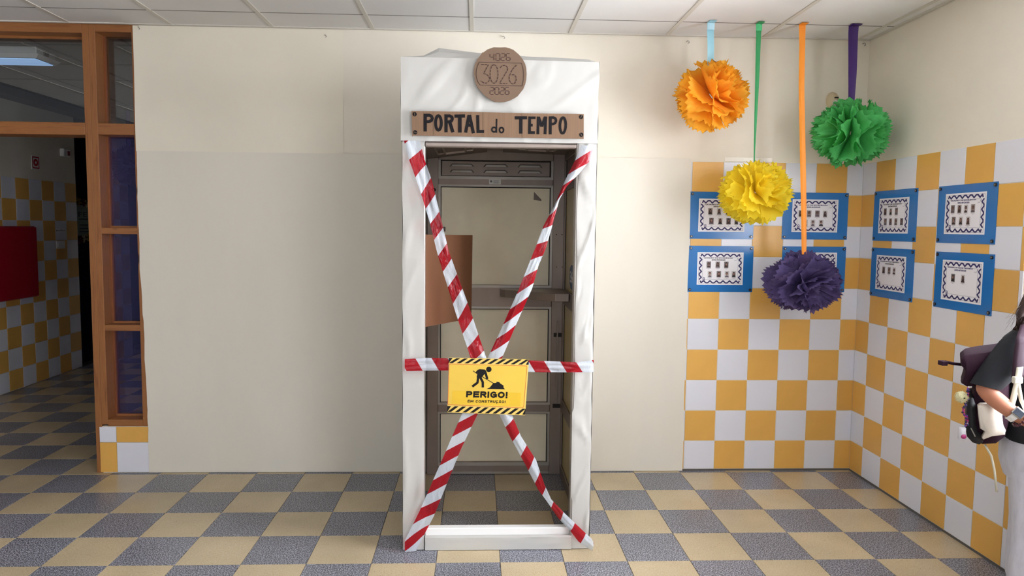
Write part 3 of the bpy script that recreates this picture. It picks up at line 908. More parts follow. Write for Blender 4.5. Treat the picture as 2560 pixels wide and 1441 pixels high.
letters = [
    ('P', [([(480, 163), (480, 655)], 90), ([(480, 205), (590, 203), (650, 225), (678, 290), (655, 350), (590, 382), (480, 385)], 84)]),
    ('O', [(ell(848, 418, 80, 200), 82)]),
    ('R', [([(1060, 180), (1060, 678)], 90), ([(1060, 225), (1170, 222), (1226, 258), (1236, 310), (1212, 362), (1150, 388), (1060, 388)], 84), ([(1160, 390), (1252, 678)], 92)]),
    ('T', [([(1295, 230), (1588, 224)], 92), ([(1442, 230), (1444, 686)], 100)]),
    ('A', [([(1603, 686), (1700, 195)], 88), ([(1712, 195), (1822, 706)], 88), ([(1650, 482), (1770, 482)], 84)]),
    ('L', [([(1940, 198), (1950, 698)], 86), ([(1910, 655), (2120, 655)], 86)]),
    ('d', [([(2466, 300), (2460, 692)], 42), (ell(2395, 605, 60, 64), 44)]),
    ('o', [(ell(155 + D, 618, 57, 70), 44)]),
    ('T', [([(525 + D, 277), (865 + D, 274)], 88), ([(692 + D, 277), (690 + D, 716)], 95)]),
    ('E', [([(940 + D, 238), (930 + D, 724)], 78), ([(905 + D, 274), (1100 + D, 274)], 70), ([(930 + D, 480), (1022 + D, 480)], 76), ([(892 + D, 686), (1082 + D, 688)], 76)]),
    ('M', [([(1175 + D, 240), (1165 + D, 732)], 78), ([(1185 + D, 250), (1272 + D, 520)], 82), ([(1272 + D, 520), (1375 + D, 250)], 82), ([(1385 + D, 240), (1366 + D, 732)], 80)]),
    ('P', [([(1512 + D, 236), (1510 + D, 736)], 86), ([(1512 + D, 270), (1600 + D, 268), (1655 + D, 295), (1672 + D, 355), (1650 + D, 418), (1590 + D, 450), (1512 + D, 452)], 72)]),
    ('O', [(ell(1860 + D, 488, 80, 218, rot=.04), 74)]),
]
kx = (m1(1000, 0)[0] - m1(0, 0)[0]) / 1000
for ch, st in letters:
    b = MB()
    for pts, w in st: b.stroke([m1(*q) for q in pts], w * kx, YS - .0008, YS)
    b.build('letter', MT['marker'], sign)
for (cx, cy), a in (((185, 175), 1.57), ((200, 680), -.3), ((2368 + D, 250), 1.2), ((2375 + D, 750), -1.0)):
    x, z = m1(cx, cy)
    s = MB().disc(x, z, .0098, YS - .001, YS, 18).build('drawn_screw', MT['marker'], sign)
    dx, dz = .007 * math.cos(a), .007 * math.sin(a)
    MB().stroke([(x - dx, z - dz), (x + dx, z + dz)], .0022, YS - .0016, YS - .001).build('slot', MT['card_flat'], s)

# round dial 4026 / 3026 / 2026
dial = thing('cardboard_dial', 'round brown cardboard dial with the years 4026, 3026 and 2026', 'sign', (-1.455, YS, 2.274))
m2 = px_map(1170, 110, 9.606, YS)
rr = random.Random(3)
edge = [(620, 78), (760, 82), (900, 78), (1000, 105), (1090, 140), (1150, 190), (1230, 260), (1310, 360), (1370, 470), (1400, 580), (1410, 720), (1400, 860), (1375, 970), (1330, 1080), (1250, 1180), (1190, 1255), (1100, 1310), (1000, 1360), (880, 1392), (760, 1400), (640, 1390), (560, 1350), (450, 1275), (350, 1190), (260, 1080), (200, 990), (160, 850), (138, 720), (140, 610), (165, 490), (225, 360), (290, 280), (345, 195), (355, 212), (470, 130)]
MB().prism([m2(*q) for q in edge], YS, YS + .005).build('disc', MT['card_flat'], dial)
k2 = (m2(1000, 0)[0] - m2(0, 0)[0]) / 1000
b = MB()
fr = [(275, 437), (700, 448), (1285, 462), (1315, 550), (1332, 640), (1340, 740), (1335, 850), (1318, 950), (1300, 1010), (700, 1000), (290, 985), (245, 920), (210, 820), (196, 720), (205, 620), (235, 520)]
b.stroke([m2(*q) for q in fr], 11 * k2, YS - .0008, YS, True)
b.build('frame_line', MT['umber'], dial)
SEG = {'0': 'abcdef', '2': 'abged', '4': 'fgbc', '6': 'afgedc'}
def seven(ch, x0, x1, y0, y1, mb):
    ym, g = (y0 + y1) / 2, 12
    P = {'a': ((x0 + g, y0), (x1 - g, y0)), 'd': ((x0 + g, y1), (x1 - g, y1)), 'g': ((x0 + g, ym), (x1 - g, ym)), 'f': ((x0, y0 + g), (x0, ym - g)), 'e': ((x0, ym + g), (x0, y1 - g)), 'b': ((x1, y0 + g), (x1, ym - g)), 'c': ((x1, ym + g), (x1, y1 - g))}
    for s in SEG[ch]: mb.stroke([m2(*q) for q in P[s]], 19 * k2, YS - .0008, YS)
for word, xs, y0, y1 in (('4026', (530, 672, 795, 920), 232, 402), ('2026', (530, 648, 775, 895), 1042, 1212)):
    for ch, x in zip(word, xs):
        b = MB()
        seven(ch, x, x + 94, y0, y1, b)
        b.build('digit', MT['umber'], dial)
def dashes(pts, on, off, w, mb):
    P = [Vector(q) for q in pts]
    t, pen = 0., True
    left = on
    for a, c in zip(P, P[1:]):
        d = (c - a).length
        pos = 0.
        while pos < d:
            stp = min(left, d - pos)
            if pen: mb.stroke([m2(*a.lerp(c, pos / d)), m2(*a.lerp(c, (pos + stp) / d))], w * k2, YS - .0008, YS)
            pos += stp
            left -= stp
            if left <= 1e-6: pen, left = not pen, (off if pen else on)
for pts in ([(318, 495), (492, 498), (378, 715), (440, 725), (500, 775), (518, 830), (502, 895), (450, 940), (385, 940), (310, 885)],
            ell(628, 722, 95, 222, 40, -PI / 2, 1.5 * PI),
            [(775, 575), (815, 528), (870, 512), (925, 532), (964, 585), (945, 640), (758, 946), (945, 952)],
            [(1165, 510), (1080, 600), (1025, 690), (992, 790), (994, 870), (1030, 938), (1080, 965), (1130, 940), (1162, 860), (1150, 780), (1100, 738), (1035, 745)]):
    b = MB()
    dashes(pts, 62, 20, 21, b)
    b.build('digit', MT['umber'], dial)

# PERIGO! EM CONSTRUÇÃO!
YP = -1.152
per = thing('warning_sign', 'yellow PERIGO warning sign with hazard stripes taped across the booth', 'sign', (-1.5, YP, .82))
m3 = px_map(1040, 880, 4.5024, YP)
TL, TR, BR, BL = (370, 68), (1272, 85), (1228, 715), (352, 682)
def q3(u, v):
    t = (TL[0] + (TR[0] - TL[0]) * u, TL[1] + (TR[1] - TL[1]) * u)
    bt = (BL[0] + (BR[0] - BL[0]) * u, BL[1] + (BR[1] - BL[1]) * u)
    return m3(t[0] + (bt[0] - t[0]) * v, t[1] + (bt[1] - t[1]) * v)
MB().prism([q3(0, 0), q3(1, 0), q3(1, 1), q3(0, 1)], YP, YP + .002).build('sheet', MT['cream_yellow'], per)
def band(u0, u1, v0, v1): return [q3(u0, v0), q3(u1, v0), q3(u1, v1), q3(u0, v1)]
MB().prism(band(.006, .985, .108, .868), YP - .0005, YP).build('panel', MT['yellow'], per)
MB().prism(band(.055, .93, .60, .842), YP - .0008, YP - .0004).build('patch', MT['amber'], per)
b = MB()
for v0, v1 in ((.006, .096), (.884, .99)):
    for k in range(-1, 11):
        u0 = .0 + .0965 * k
        pts = [(u0 + .094, v0), (u0 + .142, v0), (u0 + .048, v1), (u0, v1)]
        pts = [(min(max(u, 0), 1), v) for u, v in pts]
        if pts[1][0] - pts[3][0] < .03: continue
        b.prism([q3(*p) for p in pts], YP - .0006, YP)
b.build('hazard_stripes', MT['black'], per)
b = MB()
b.stroke([q3(*p) for p in ((.018, .112), (.972, .118), (.982, .14), (.975, .85), (.96, .868), (.014, .858), (.004, .84), (.006, .13))], .0018, YP - .0008, YP, True)
b.build('border_line', MT['red_ink'], per)
k3 = (m3(1000, 0)[0] - m3(0, 0)[0]) / 1000
b = MB()
def st3(pts, w): b.stroke([m3(*p) for p in pts], w * k3, YP - .0008, YP)
c = m3(820, 198)
b.disc(c[0], c[1], 31 * k3, YP - .0008, YP, 24)
b.prism([m3(*p) for p in ((690, 205), (715, 196), (775, 200), (792, 215), (782, 240), (735, 295), (700, 305), (682, 285), (690, 250))], YP - .0008, YP)
st3([(778, 218), (802, 305)], 26); st3([(802, 300), (800, 306)], 22)
st3([(705, 208), (672, 240)], 20)
st3([(640, 214), (700, 254)], 7); st3([(745, 280), (888, 364)], 8)
st3([(700, 290), (692, 348), (633, 392)], 27)
st3([(722, 285), (752, 342), (752, 402)], 27)
b.prism([m3(*p) for p in ((795, 418), (830, 402), (850, 378), (870, 352), (902, 350), (908, 338), (938, 341), (945, 354), (985, 380), (986, 404), (1002, 422))], YP - .0008, YP)
b.build('worker_pictogram', MT['black'], per)
def arc(cx, cy, rx, ry, a0, a1, n=14):
    return [(cx + rx * math.cos(a0 + (a1 - a0) * k / n), cy + ry * math.sin(a0 + (a1 - a0) * k / n)) for k in range(n + 1)]
GL = {  # bold stroke capitals in a unit box, y upwards
    'P': [[(0, 0), (0, 1)], [(0, 1), (.55, 1), (.9, .93), (1, .72), (.9, .52), (.55, .45), (0, .45)]],
    'E': [[(0, 0), (0, 1)], [(0, 1), (1, 1)], [(0, .52), (.88, .52)], [(0, 0), (1, 0)]],
    'R': [[(0, 0), (0, 1)], [(0, 1), (.55, 1), (.9, .94), (1, .75), (.9, .56), (.55, .5), (0, .5)], [(.5, .5), (1, 0)]],
    'I': [[(.5, 0), (.5, 1)]],
    'G': [arc(.5, .5, .5, .5, .9, 2 * PI - .05, 18), [(.55, .48), (1, .48), (1, .1)]],
    'O': [arc(.5, .5, .5, .5, 0, 2 * PI, 22)],
    'M': [[(0, 0), (0, 1), (.5, .15), (1, 1), (1, 0)]],
    'C': [arc(.5, .5, .5, .5, .75, 2 * PI - .75, 18)],
    'N': [[(0, 0), (0, 1), (1, 0), (1, 1)]],
    'S': [[(.97, .8), (.8, .96), (.5, 1), (.18, .95), (.03, .76), (.2, .58), (.5, .51), (.82, .43), (.98, .24), (.82, .05), (.5, 0), (.18, .04), (.02, .2)]],
    'T': [[(0, 1), (1, 1)], [(.5, 0), (.5, 1)]],
    'U': [[(0, 1), (0, .35), (.14, .08), (.5, 0), (.86, .08), (1, .35), (1, 1)]],
    'A': [[(0, 0), (.5, 1), (1, 0)], [(.2, .33), (.8, .33)]],
    '!': [[(.5, .42), (.5, 1)], [(.5, -.02), (.5, .02)]],
}
GL['Ç'] = GL['C'] + [[(.5, 0), (.56, -.14), (.48, -.26), (.32, -.25)]]
GL['Ã'] = [[(0, 0), (.5, .80), (1, 0)], [(.2, .26), (.8, .26)], [(.2, 1.06), (.38, 1.14), (.62, 1.06), (.8, 1.14)]]
def stencil(word, x0, x1, y0, y1, w, gap):
    # word set in the sign's picture coordinates: x0..x1 wide, y0 top, y1 base; one part per letter
    wid = {'I': .35, '!': .35, 'M': 1.25, 'O': 1.12, 'G': 1.08, ' ': .55}
    tot = sum(wid.get(c, 1.) for c in word) + gap * (len(word) - 1)
    u = (x1 - x0) / tot
    x = x0
    for ch in word:
        cw = wid.get(ch, 1.) * u
        if ch != ' ':
            b = MB()
            for st in GL[ch]:
                P = [Vector(m3(x + w / 2 + px * (cw - w) - (1 - py) * 3, (y1 - w / 2) - py * (y1 - y0 - w) + (x - x0) * .021)) for px, py in st]
                if (P[0] - P[-1]).length > 1e-4:
                    a0, a1 = (P[0] - P[1]).normalized(), (P[-1] - P[-2]).normalized()
                    P[0] = P[0] + a0 * w * k3 * .48
                    P[-1] = P[-1] + a1 * w * k3 * .48
                b.stroke([tuple(q) for q in P], w * k3, YP - .0009, YP - .0002)
            b.build('letter', MT['black'], per)
        x += cw + gap * u
stencil('PERIGO!', 566, 1034, 442, 514, 20, .12)
stencil('EM CONSTRUÇÃO!', 582, 1010, 540, 570, 7.4, .19)

# ------------------------------------------------------------------ barrier tape
PER = .152
def tape(label, pts, ref, slant=.75, phase=0., loose=.006, curl=None):
    """pts: (pixel of left edge, pixel of right edge, depth) along the strip; ref: pixel where a red stripe begins"""
    L = [at(*p[0], Y=p[2]) for p in pts]
    R = [at(*p[1], Y=p[2]) for p in pts]
    n = 12
    mb = MB()
    rows, uvs = [], []
    u = 0.
    prev = None
    seg = 14
    for i in range((len(pts) - 1) * seg + 1):
        k, f = min(i // seg, len(pts) - 2), 0
        f = (i - k * seg) / seg
        l, r = L[k].lerp(L[k + 1], f), R[k].lerp(R[k + 1], f)
        c = (l + r) / 2
        if prev: u += (c - prev).length
        prev = c
        row = []
        for j in range(n + 1):
            v = j / n
            p = l.lerp(r, v)
            nz = noise.noise(Vector((u * 7, v * 2.5, slant * 9 + u)))
            p.y += -.003 - loose * abs(nz) - (curl or 0) * math.sin(PI * v) * (.6 + .4 * math.sin(u * 9))
            row.append(p)
            uvs.append((u, (v - .5) * (r - l).length))
        rows.append(row)
    vs = [p for row in rows for p in row]
    fs = [(i * (n + 1) + j, i * (n + 1) + j + 1, (i + 1) * (n + 1) + j + 1, (i + 1) * (n + 1) + j) for i in range(len(rows) - 1) for j in range(n)]
    mb.add(vs, fs)
    o = mb.build('barrier_tape', MT['barrier'], smooth=True)
    rp = at(*ref, Y=pts[0][2])
    near = min(range(len(vs)), key=lambda q: (vs[q].x - rp.x) ** 2 + (vs[q].z - rp.z) ** 2)
    t0 = uvs[near][0] + slant * uvs[near][1]
    uvl = o.data.uv_layers.new(name='UVMap')
    for lp in o.data.loops:
        a = uvs[lp.vertex_index]
        uvl.data[lp.index].uv = ((a[0] + slant * a[1] - t0) / PER + 20, a[1])
    tag(o, label, 'tape', 'red and white barrier tapes across the booth')
    return o
T1, T2 = -1.136, -1.140
tape('barrier tape from the upper left corner of the booth down to the warning sign',
     [((1010, 352), (1050, 352), T1), ((1023, 400), (1062, 400), T1), ((1048, 470), (1080, 452), T1), ((1073, 550), (1101, 540), T1), ((1095, 640), (1122, 628), T1), ((1120, 720), (1151, 708), T1), ((1140, 785), (1172, 765), T1), ((1176, 893), (1214, 889), T1), ((1196, 950), (1232, 940), T1)], (1024, 400), .70, loose=.010)
tape('barrier tape from the upper right corner of the booth down to the warning sign',
     [((1452, 364), (1484, 366), T1), ((1437, 402), (1474, 402), T1), ((1418, 440), (1448, 434), T1), ((1404, 470), (1417, 466), T1), ((1385, 516), (1398, 500), T1), ((1358, 566), (1378, 574), T1), ((1342, 610), (1364, 622), T1), ((1322, 660), (1346, 665), T1), ((1296, 725), (1330, 722), T1), ((1254, 820), (1290, 812), T1), ((1220, 893), (1256, 893), T1), ((1196, 950), (1232, 950), T1)], (1434, 402), .85, curl=.012)
tape('horizontal barrier tape running across the booth behind the warning sign',
     [((1012, 928), (1012, 898), T2), ((1060, 927), (1062, 895), T2), ((1122, 926), (1122, 896), T2), ((1320, 930), (1320, 901), T2), ((1400, 931), (1400, 904), T2), ((1440, 931), (1440, 906), T2), ((1483, 930), (1484, 900), T2)], (1400, 905), .62, loose=.008)
tape('barrier tape from the warning sign down to the lower left corner of the booth',
     [((1170, 1000), (1206, 1000), T1), ((1156, 1032), (1194, 1036), T1), ((1118, 1120), (1152, 1124), T1), ((1081, 1205), (1118, 1208), T1), ((1048, 1280), (1085, 1290), T1), ((1012, 1352), (1060, 1338), T1), ((1012, 1380), (1040, 1378), T1)], (1143, 1060), .92, loose=.004)
tape('barrier tape from the warning sign down to the lower right corner of the booth',
     [((1232, 1000), (1266, 1000), T1), ((1248, 1036), (1280, 1037), T1), ((1275, 1092), (1302, 1090), T1), ((1315, 1165), (1340, 1150), T1), ((1345, 1224), (1362, 1214), T1), ((1366, 1252), (1378, 1248), T1), ((1394, 1294), (1412, 1284), T1), ((1424, 1326), (1452, 1322), T1), ((1446, 1354), (1478, 1346), T1), ((1480, 1378), (1484, 1356), T1)], (1264, 1068), .80, curl=.008)

# ------------------------------------------------------------------ award posters
def portrait(parent, cx, cz, w, h, k):
    r = random.Random(k * 7 + 1)
    bgc = r.choice(['pt_bg1', 'pt_bg2', 'pt_bg3'])
    hair = r.choice(['pt_hair1', 'pt_hair2'])
    y = -.0028
    o = MB().prism([(cx - w / 2, cz - h / 2), (cx + w / 2, cz - h / 2), (cx + w / 2, cz + h / 2), (cx - w / 2, cz + h / 2)], y, y + .0004).build('portrait', MT[bgc], parent, True)
    b = MB()
    long = r.random() < .6
    b.disc(cx, cz + h * .12, w * .27, y - .0003, y, 14, h * (.27 if long else .24))
    if long: b.prism([(cx - w * .27, cz + h * .1), (cx + w * .27, cz + h * .1), (cx + w * .33, cz - h * .3), (cx - w * .33, cz - h * .3)], y - .0003, y)
    b.build('hair', MT[hair], o, True)
    b = MB()
    hw = w * (.36 + .1 * r.random())
    b.prism([(cx - hw, cz - h * .5), (cx + hw, cz - h * .5), (cx + hw * .9, cz - h * .33), (cx + w * .12, cz - h * .2), (cx - w * .12, cz - h * .2), (cx - hw * .9, cz - h * .33)], y - .0006, y - .0003)
    b.build('shoulders', MT[r.choice(['pt_hair1', 'pt_top', 'pt_hair2'])], o, True)
    MB().disc(cx, cz + h * .06, w * .17, y - .0009, y - .0006, 12, h * .19).build('face', MT[r.choice(['pt_skin1', 'pt_skin2'])], o, True)
    b = MB()
    ww = w * (.42 + .2 * r.random())
    b.box(cx - ww, cx + ww, y, y + .0004, cz - h * .62, cz - h * .58)
    b.box(cx - ww * .4, cx + ww * .4, y, y + .0004, cz - h * .74, cz - h * .71)
    b.build('caption', MT['grey_ink'], o, True)
for nme, c in (('pt_bg1', (196, 190, 190)), ('pt_bg2', (150, 138, 132)), ('pt_bg3', (120, 112, 112)), ('pt_hair1', (36, 30, 34)), ('pt_hair2', (62, 40, 38)), ('pt_top', (96, 84, 92)), ('pt_skin1', (156, 112, 98)), ('pt_skin2', (120, 82, 74))):
    MT[nme] = mat(nme, c, .6)

def poster(label, loc, rz, w, h, sheet, lines, row1, row2, y1=.38, y2=.67, seed=0, faint=False):
    """local frame: origin at the panel's lower left corner, x to the right, -y towards the viewer, z up"""
    p = thing('award_poster', label, 'poster', loc, 'award posters on the tiled corner', rz)
    MB().box(0, w, -.0022, .0012, 0, h).build('acrylic_panel', MT['blue'], p, True, bevel=.0008)
    for cx, cz in ((.015, .015), (w - .015, .015), (.015, h - .015), (w - .015, h - .015)):
        b = MB()
        b.disc(cx, cz, .0085, -.0075, -.0022, 16)
        o = b.build('pin', MT['pin'], p, True)
        MB().disc(cx, cz, .0035, -.0085, -.0075, 10).build('pin_cap', MT['steel'], o, True)
    sx, sz, sw, sh = sheet
    s = MB().box(sx, sx + sw, -.0026, -.0022, sz, sz + sh).build('certificate', MT['sheet_white'], p, True)
    P = lambda u, v: (sx + u * sw, sz + (1 - v) * sh)
    y = -.0027
    b = MB()
    def rect_line(m, t): b.stroke([P(m, m * 1.4), P(1 - m, m * 1.4), P(1 - m, 1 - m * 1.4), P(m, 1 - m * 1.4)], t, y - .0003, y, True)
    rect_line(.035, .0009)
    rect_line(.115, .0008)
    b.build('ruled_lines', MT['indigo'], s, True)
    b = MB()
    n = 6
    for lo, hi in ((.062, .128), (.938, .872)):
        pts = [P(.075, hi)]
        for k in range(n):
            u0, u1 = .075 + .85 * k / n, .075 + .85 * (k + 1) / n
            pts += [P(u0 + .02, lo), P((u0 + u1) / 2, hi), P(u1 - .02, lo)]
        b.stroke(pts + [P(.925, hi)], .0082, y - .0003, y)
    n = 4
    for lo, hi in ((.048, .096), (.952, .904)):
        pts = []
        for k in range(n):
            v0, v1 = .14 + .72 * k / n, .14 + .72 * (k + 1) / n
            pts += [P(lo, v0 + .02), P(hi, (v0 + v1) / 2), P(lo, v1 - .02)]
        b.stroke(pts, .0082, y - .0003, y)
    b.build('zigzag_border', MT['indigo'], s, True)
    x0, x1 = P(.14, 0)[0], P(.77, 0)[0]
    text('heading', lines[0], MT['black'] if seed % 2 else MT['indigo'], s, x0, x1, P(0, .198)[1], P(0, .155)[1], y - .0002, .045)
    x0, x1 = P(.31, 0)[0], P(.61, 0)[0]
    text('heading', lines[1], MT['black'] if seed % 2 else MT['indigo'], s, x0, x1, P(0, .255)[1], P(0, .215)[1], y - .0002, .045)
    b = MB()
    c = P(.15, .80)
    b.stroke(ell(c[0], c[1], .0055, .0055, 12), .003, y - .0003, y)
    b.stroke([(c[0] - .003, c[1] - .006), (c[0] - .006, c[1] - .014)], .003, y - .0003, y)
    b.stroke([(c[0] + .003, c[1] - .006), (c[0] + .006, c[1] - .014)], .003, y - .0003, y)
    b.build('rosette', MT['indigo'], s, True)
    b = MB()
    b.stroke([P(.80, .265), P(.82, .235), P(.835, .26), P(.85, .24)], .0009, y - .0003, y)
    b.stroke([P(.855, .25), P(.872, .19), P(.88, .17), P(.874, .215)], .0009, y - .0003, y)
    b.build('signature', MT['grey_ink'], s, True)
    for i, u in enumerate(row1): portrait(s, P(u, 0)[0], P(0, y1)[1], .0285, .040, seed * 10 + i)
    for i, u in enumerate(row2): portrait(s, P(u, 0)[0], P(0, y2)[1], .0285, .040, seed * 10 + 5 + i)

EX = ('QUADRO DE EXCELÊNCIA', '2024/2025')
VC = ('QUADRO DE VALOR CIENTÍFICO', '2024/2025')
SB = (.059, .046, .298, .209)
poster('blue award poster half hidden by the yellow pom-pom', (-.211, -.001, 1.514), 0, .415, .298, (.058, .045, .298, .209), EX, (.25, .44, .63, .82), (.28, .47, .65, .82), seed=1)
poster('blue award poster behind the orange ribbon, above the purple pom-pom', (.389, -.001, 1.516), 0, .425, .298, (.061, .046, .298, .209), EX, (.19, .37, .55, .72), (.30, .46, .64), .43, .71, seed=2)
poster('blue award poster with seven portraits below the one the yellow pom-pom covers', (-.211, -.001, 1.174), 0, .421, .295, SB, EX, (.25, .445, .63), (.28, .475, .65, .80), seed=3)
poster('blue award poster mostly hidden behind the purple pom-pom', (.398, -.001, 1.178), 0, .415, .293, SB, EX, (.25, .45, .64), (.28, .48, .66), seed=4)
poster('blue award poster with seven portraits on the right wall, nearest the corner', (.902, -.146, 1.515), -PI / 2, .431, .302, SB, EX, (.22, .41, .60), (.24, .42, .60, .79), seed=5)
poster('blue award poster with four portraits over three on the right wall, nearest the window', (.902, -.757, 1.515), -PI / 2, .428, .298, SB, EX, (.20, .37, .53, .70), (.24, .42, .60), seed=6)
poster('blue award poster with a single row of three small portraits near the corner', (.902, -.146, 1.173), -PI / 2, .430, .299, SB, VC, (.27, .46, .63), (), .42, seed=7)
poster('blue award poster with only two portraits on the right wall', (.902, -.763, 1.172), -PI / 2, .428, .296, SB, VC, (.29, .54), (), .43, seed=8)

# ------------------------------------------------------------------ motion sensor
sn = thing('motion_sensor', 'aged cream motion sensor on the back wall behind the green pom-pom', 'sensor', (.679, .006, 2.40))
def sens(u, v):
    a = PI * u
    t = math.sin(PI * v) ** .45
    return (.679 - .040 * math.cos(a) * t, .006 - .052 * math.sin(a) ** .7 * t * (1 - .25 * v), 2.335 + .115 * v)
MB().grid(sens, 14, 12).build('housing', MT['sensor'], sn, smooth=True)
MB().ball((.686, -.036, 2.372), (.024, .018, .022)).build('lens', MT['sensor_lens'], sn, smooth=True)
MB().prism([(.672, 2.402), (.698, 2.402), (.695, 2.409), (.676, 2.409)], -.046, -.030).build('slot', MT['gasket'], sn)

# ------------------------------------------------------------------ ribbons and pom-poms
def ribbon(name_label, m, pts, clip):
    """pts: (left x, right x, z, y offset) from the ceiling down"""
    t = thing('hanging_ribbon', name_label, 'ribbon', ((pts[0][0] + pts[0][1]) / 2, -.305, 2.77), 'ribbons holding the pom-poms')
    mb = MB()
    def fn(u, v):
        k = min(int(v * (len(pts) - 1)), len(pts) - 2)
        f = v * (len(pts) - 1) - k
        a, c = pts[k], pts[k + 1]
        l, r, z, y = (a[i] + (c[i] - a[i]) * f for i in range(4))
        return (l + (r - l) * u, -.305 + y + .004 * math.sin(PI * u) + .003 * math.sin(v * 9) + (pts[0][1] - pts[0][0] - (r - l)) * .4 * (u - .5), z)
    mb.grid(fn, 6, 40)
    mb.build('band', m, t, smooth=True)
    mb = MB()
    l, r = pts[0][0], pts[0][1]
    mb.box(l, r, -.345, -.303, 2.7660, 2.7695)
    mb.build('ceiling_end', m, t)
    if clip:
        MB().grid(lambda u, v: (l + (r - l) * u, -.308 - .003 * math.sin(PI * u), 2.768 - .040 * v), 3, 4).build('clear_tape', clip, t)
R_BLUE = mat('light_blue_satin', (150, 200, 214), .45, var=.05)
R_GREEN = mat('green_satin', (44, 146, 84), .5, var=.05)
R_ORANGE = mat('orange_satin', (240, 146, 36), .5, var=.05)
R_PURPLE = mat('purple_satin', (62, 28, 104), .5, var=.05)
CLIP = mat('shiny_blue_tape', (186, 222, 236), .15)
CLIPG = mat('shiny_green_tape', (84, 190, 126), .15)
ribbon('short light blue ribbon taped to the ceiling', R_BLUE, [(-.232, -.190, 2.768, 0), (-.231, -.191, 2.70, 0), (-.226, -.187, 2.58, 0), (-.223, -.184, 2.525, 0)], CLIP)
ribbon('narrow green ribbon twisted edge on towards its lower end', R_GREEN, [(.054, .090, 2.768, 0), (.058, .088, 2.70, 0), (.059, .086, 2.5, 0), (.062, .082, 2.25, 0), (.068, .080, 2.03, 0), (.070, .082, 1.94, 0)], CLIPG)
ribbon('long orange ribbon hanging in front of the tiles', R_ORANGE, [(.308, .348, 2.768, 0), (.316, .352, 2.66, 0), (.322, .357, 2.4, 0), (.345, .381, 2.0, 0), (.366, .400, 1.7, 0), (.380, .412, 1.48, 0), (.383, .412, 1.43, 0)], None)
ribbon('wide purple ribbon in the corner of the hall', R_PURPLE, [(.604, .664, 2.768, 0), (.606, .664, 2.7, 0), (.612, .664, 2.5, 0), (.622, .662, 2.31, 0), (.624, .658, 2.27, 0)], None)

def pom_pom(label, c, R, axis, m, seed, K=11, sc=(1, 1, 1), tear=2):
    t = thing('paper_pom_pom', label, 'pom-pom', c, 'tissue paper pom-poms under the ceiling')
    ax = Vector(axis).normalized()
    e1 = ax.cross(Vector((0, 0, 1)) if abs(ax.z) < .9 else Vector((1, 0, 0))).normalized()
    e2 = ax.cross(e1)
    rnd = random.Random(seed)
    NA, RS = 84, (.10, .30, .50, .66, .80, .91, .955, 1.0)
    C0 = Vector(c)
    for k in range(K):
        th0 = (.10 + .80 * (k + .5) / K) * PI + rnd.uniform(-.03, .03)
        ph, nr = rnd.uniform(0, 6.28), rnd.randint(4, 7)
        amp = rnd.uniform(.10, .20)
        gap = sorted(rnd.randrange(NA) for _ in range(tear))
        rad = R * rnd.uniform(.93, 1.03)
        vs, fs = [], []
        for i in range(NA):
            a = 2 * PI * i / NA
            lo = noise.noise(Vector((math.cos(a) * 1.3 + seed * 3.1, math.sin(a) * 1.3, k * .9)))
            lo2 = noise.noise(Vector((math.cos(a) * 3.4 + seed, math.sin(a) * 3.4 + 9, k * 1.7)))
            rl = rad * (1 + .07 * lo2 + .05 * lo)
            for q, s in enumerate(RS):
                th = th0 + s * s * ((.42 * lo) + amp * math.sin(nr * a + ph) + .10 * lo2)
                th = min(max(th, .03), PI - .03)
                r = rl * s
                if q == len(RS) - 1: r *= 1.0 if i % 2 else .90
                if q == len(RS) - 2 and i % 2 == 0: r *= .955
                d = ax * math.cos(th) + (e1 * math.cos(a) + e2 * math.sin(a)) * math.sin(th)
                jit = Vector((rnd.uniform(-1, 1), rnd.uniform(-1, 1), rnd.uniform(-1, 1))) * (.010 * R * s)
                p = d * r + jit
                p = Vector((p.x * sc[0], p.y * sc[1], p.z * sc[2]))
                vs.append(C0 + p)
        n = len(RS)
        for i in range(NA):
            j = (i + 1) % NA
            for q in range(n - 1):
                if i in gap and q >= 1: continue
                fs.append((i * n + q, j * n + q, j * n + q + 1, i * n + q + 1))
        MB().add(vs, fs).build('paper_layer', m, t, smooth=True)
    return t
PO = tissue('orange_tissue', (255, 200, 74), (255, 186, 52))
PY = tissue('yellow_tissue', (255, 240, 84), (255, 233, 60))
PP = tissue('purple_tissue', (120, 106, 156), (98, 84, 134))
PG = tissue('green_tissue', (116, 218, 136), (94, 200, 114))
_c = at(324, 415, Y=3.3)
pom_pom('dark plum pom-pom hanging in the corridor behind the narrow window', tuple(_c), .215, (.3, -.9, .2), mat('plum_tissue', (70, 30, 56), .8), 41, 11)
t = thing('hanging_ribbon', 'dark ribbon of the plum pom-pom in the corridor', 'ribbon', (_c.x, _c.y, 2.77), 'ribbons holding the pom-poms')
MB().box(_c.x - .02, _c.x + .02, _c.y - .001, _c.y + .001, _c.z + .17, 2.769).build('band', R_PURPLE, t)
pom_pom('orange tissue paper pom-pom hanging on the light blue ribbon', (-.194, -.305, 2.350), (.215), (.66, -.55, .52), PO, 4, 11, (1.02, 1, .98))
pom_pom('yellow tissue paper pom-pom hanging on the green ribbon', (.082, -.315, 1.793), .214, (.52, -.78, .36), PY, 11, 11, (1.04, 1, .92))
pom_pom('purple tissue paper pom-pom hanging on the orange ribbon', (.394, -.320, 1.262), .216, (.30, -.86, -.40), PP, 23, 12, (1.06, 1, .90))
pom_pom('green tissue paper pom-pom hanging on the purple ribbon in the corner', (.640, -.315, 2.148), .212, (.985, -.16, -.10), PG, 31, 13, (1.06, 1, .96), 1)

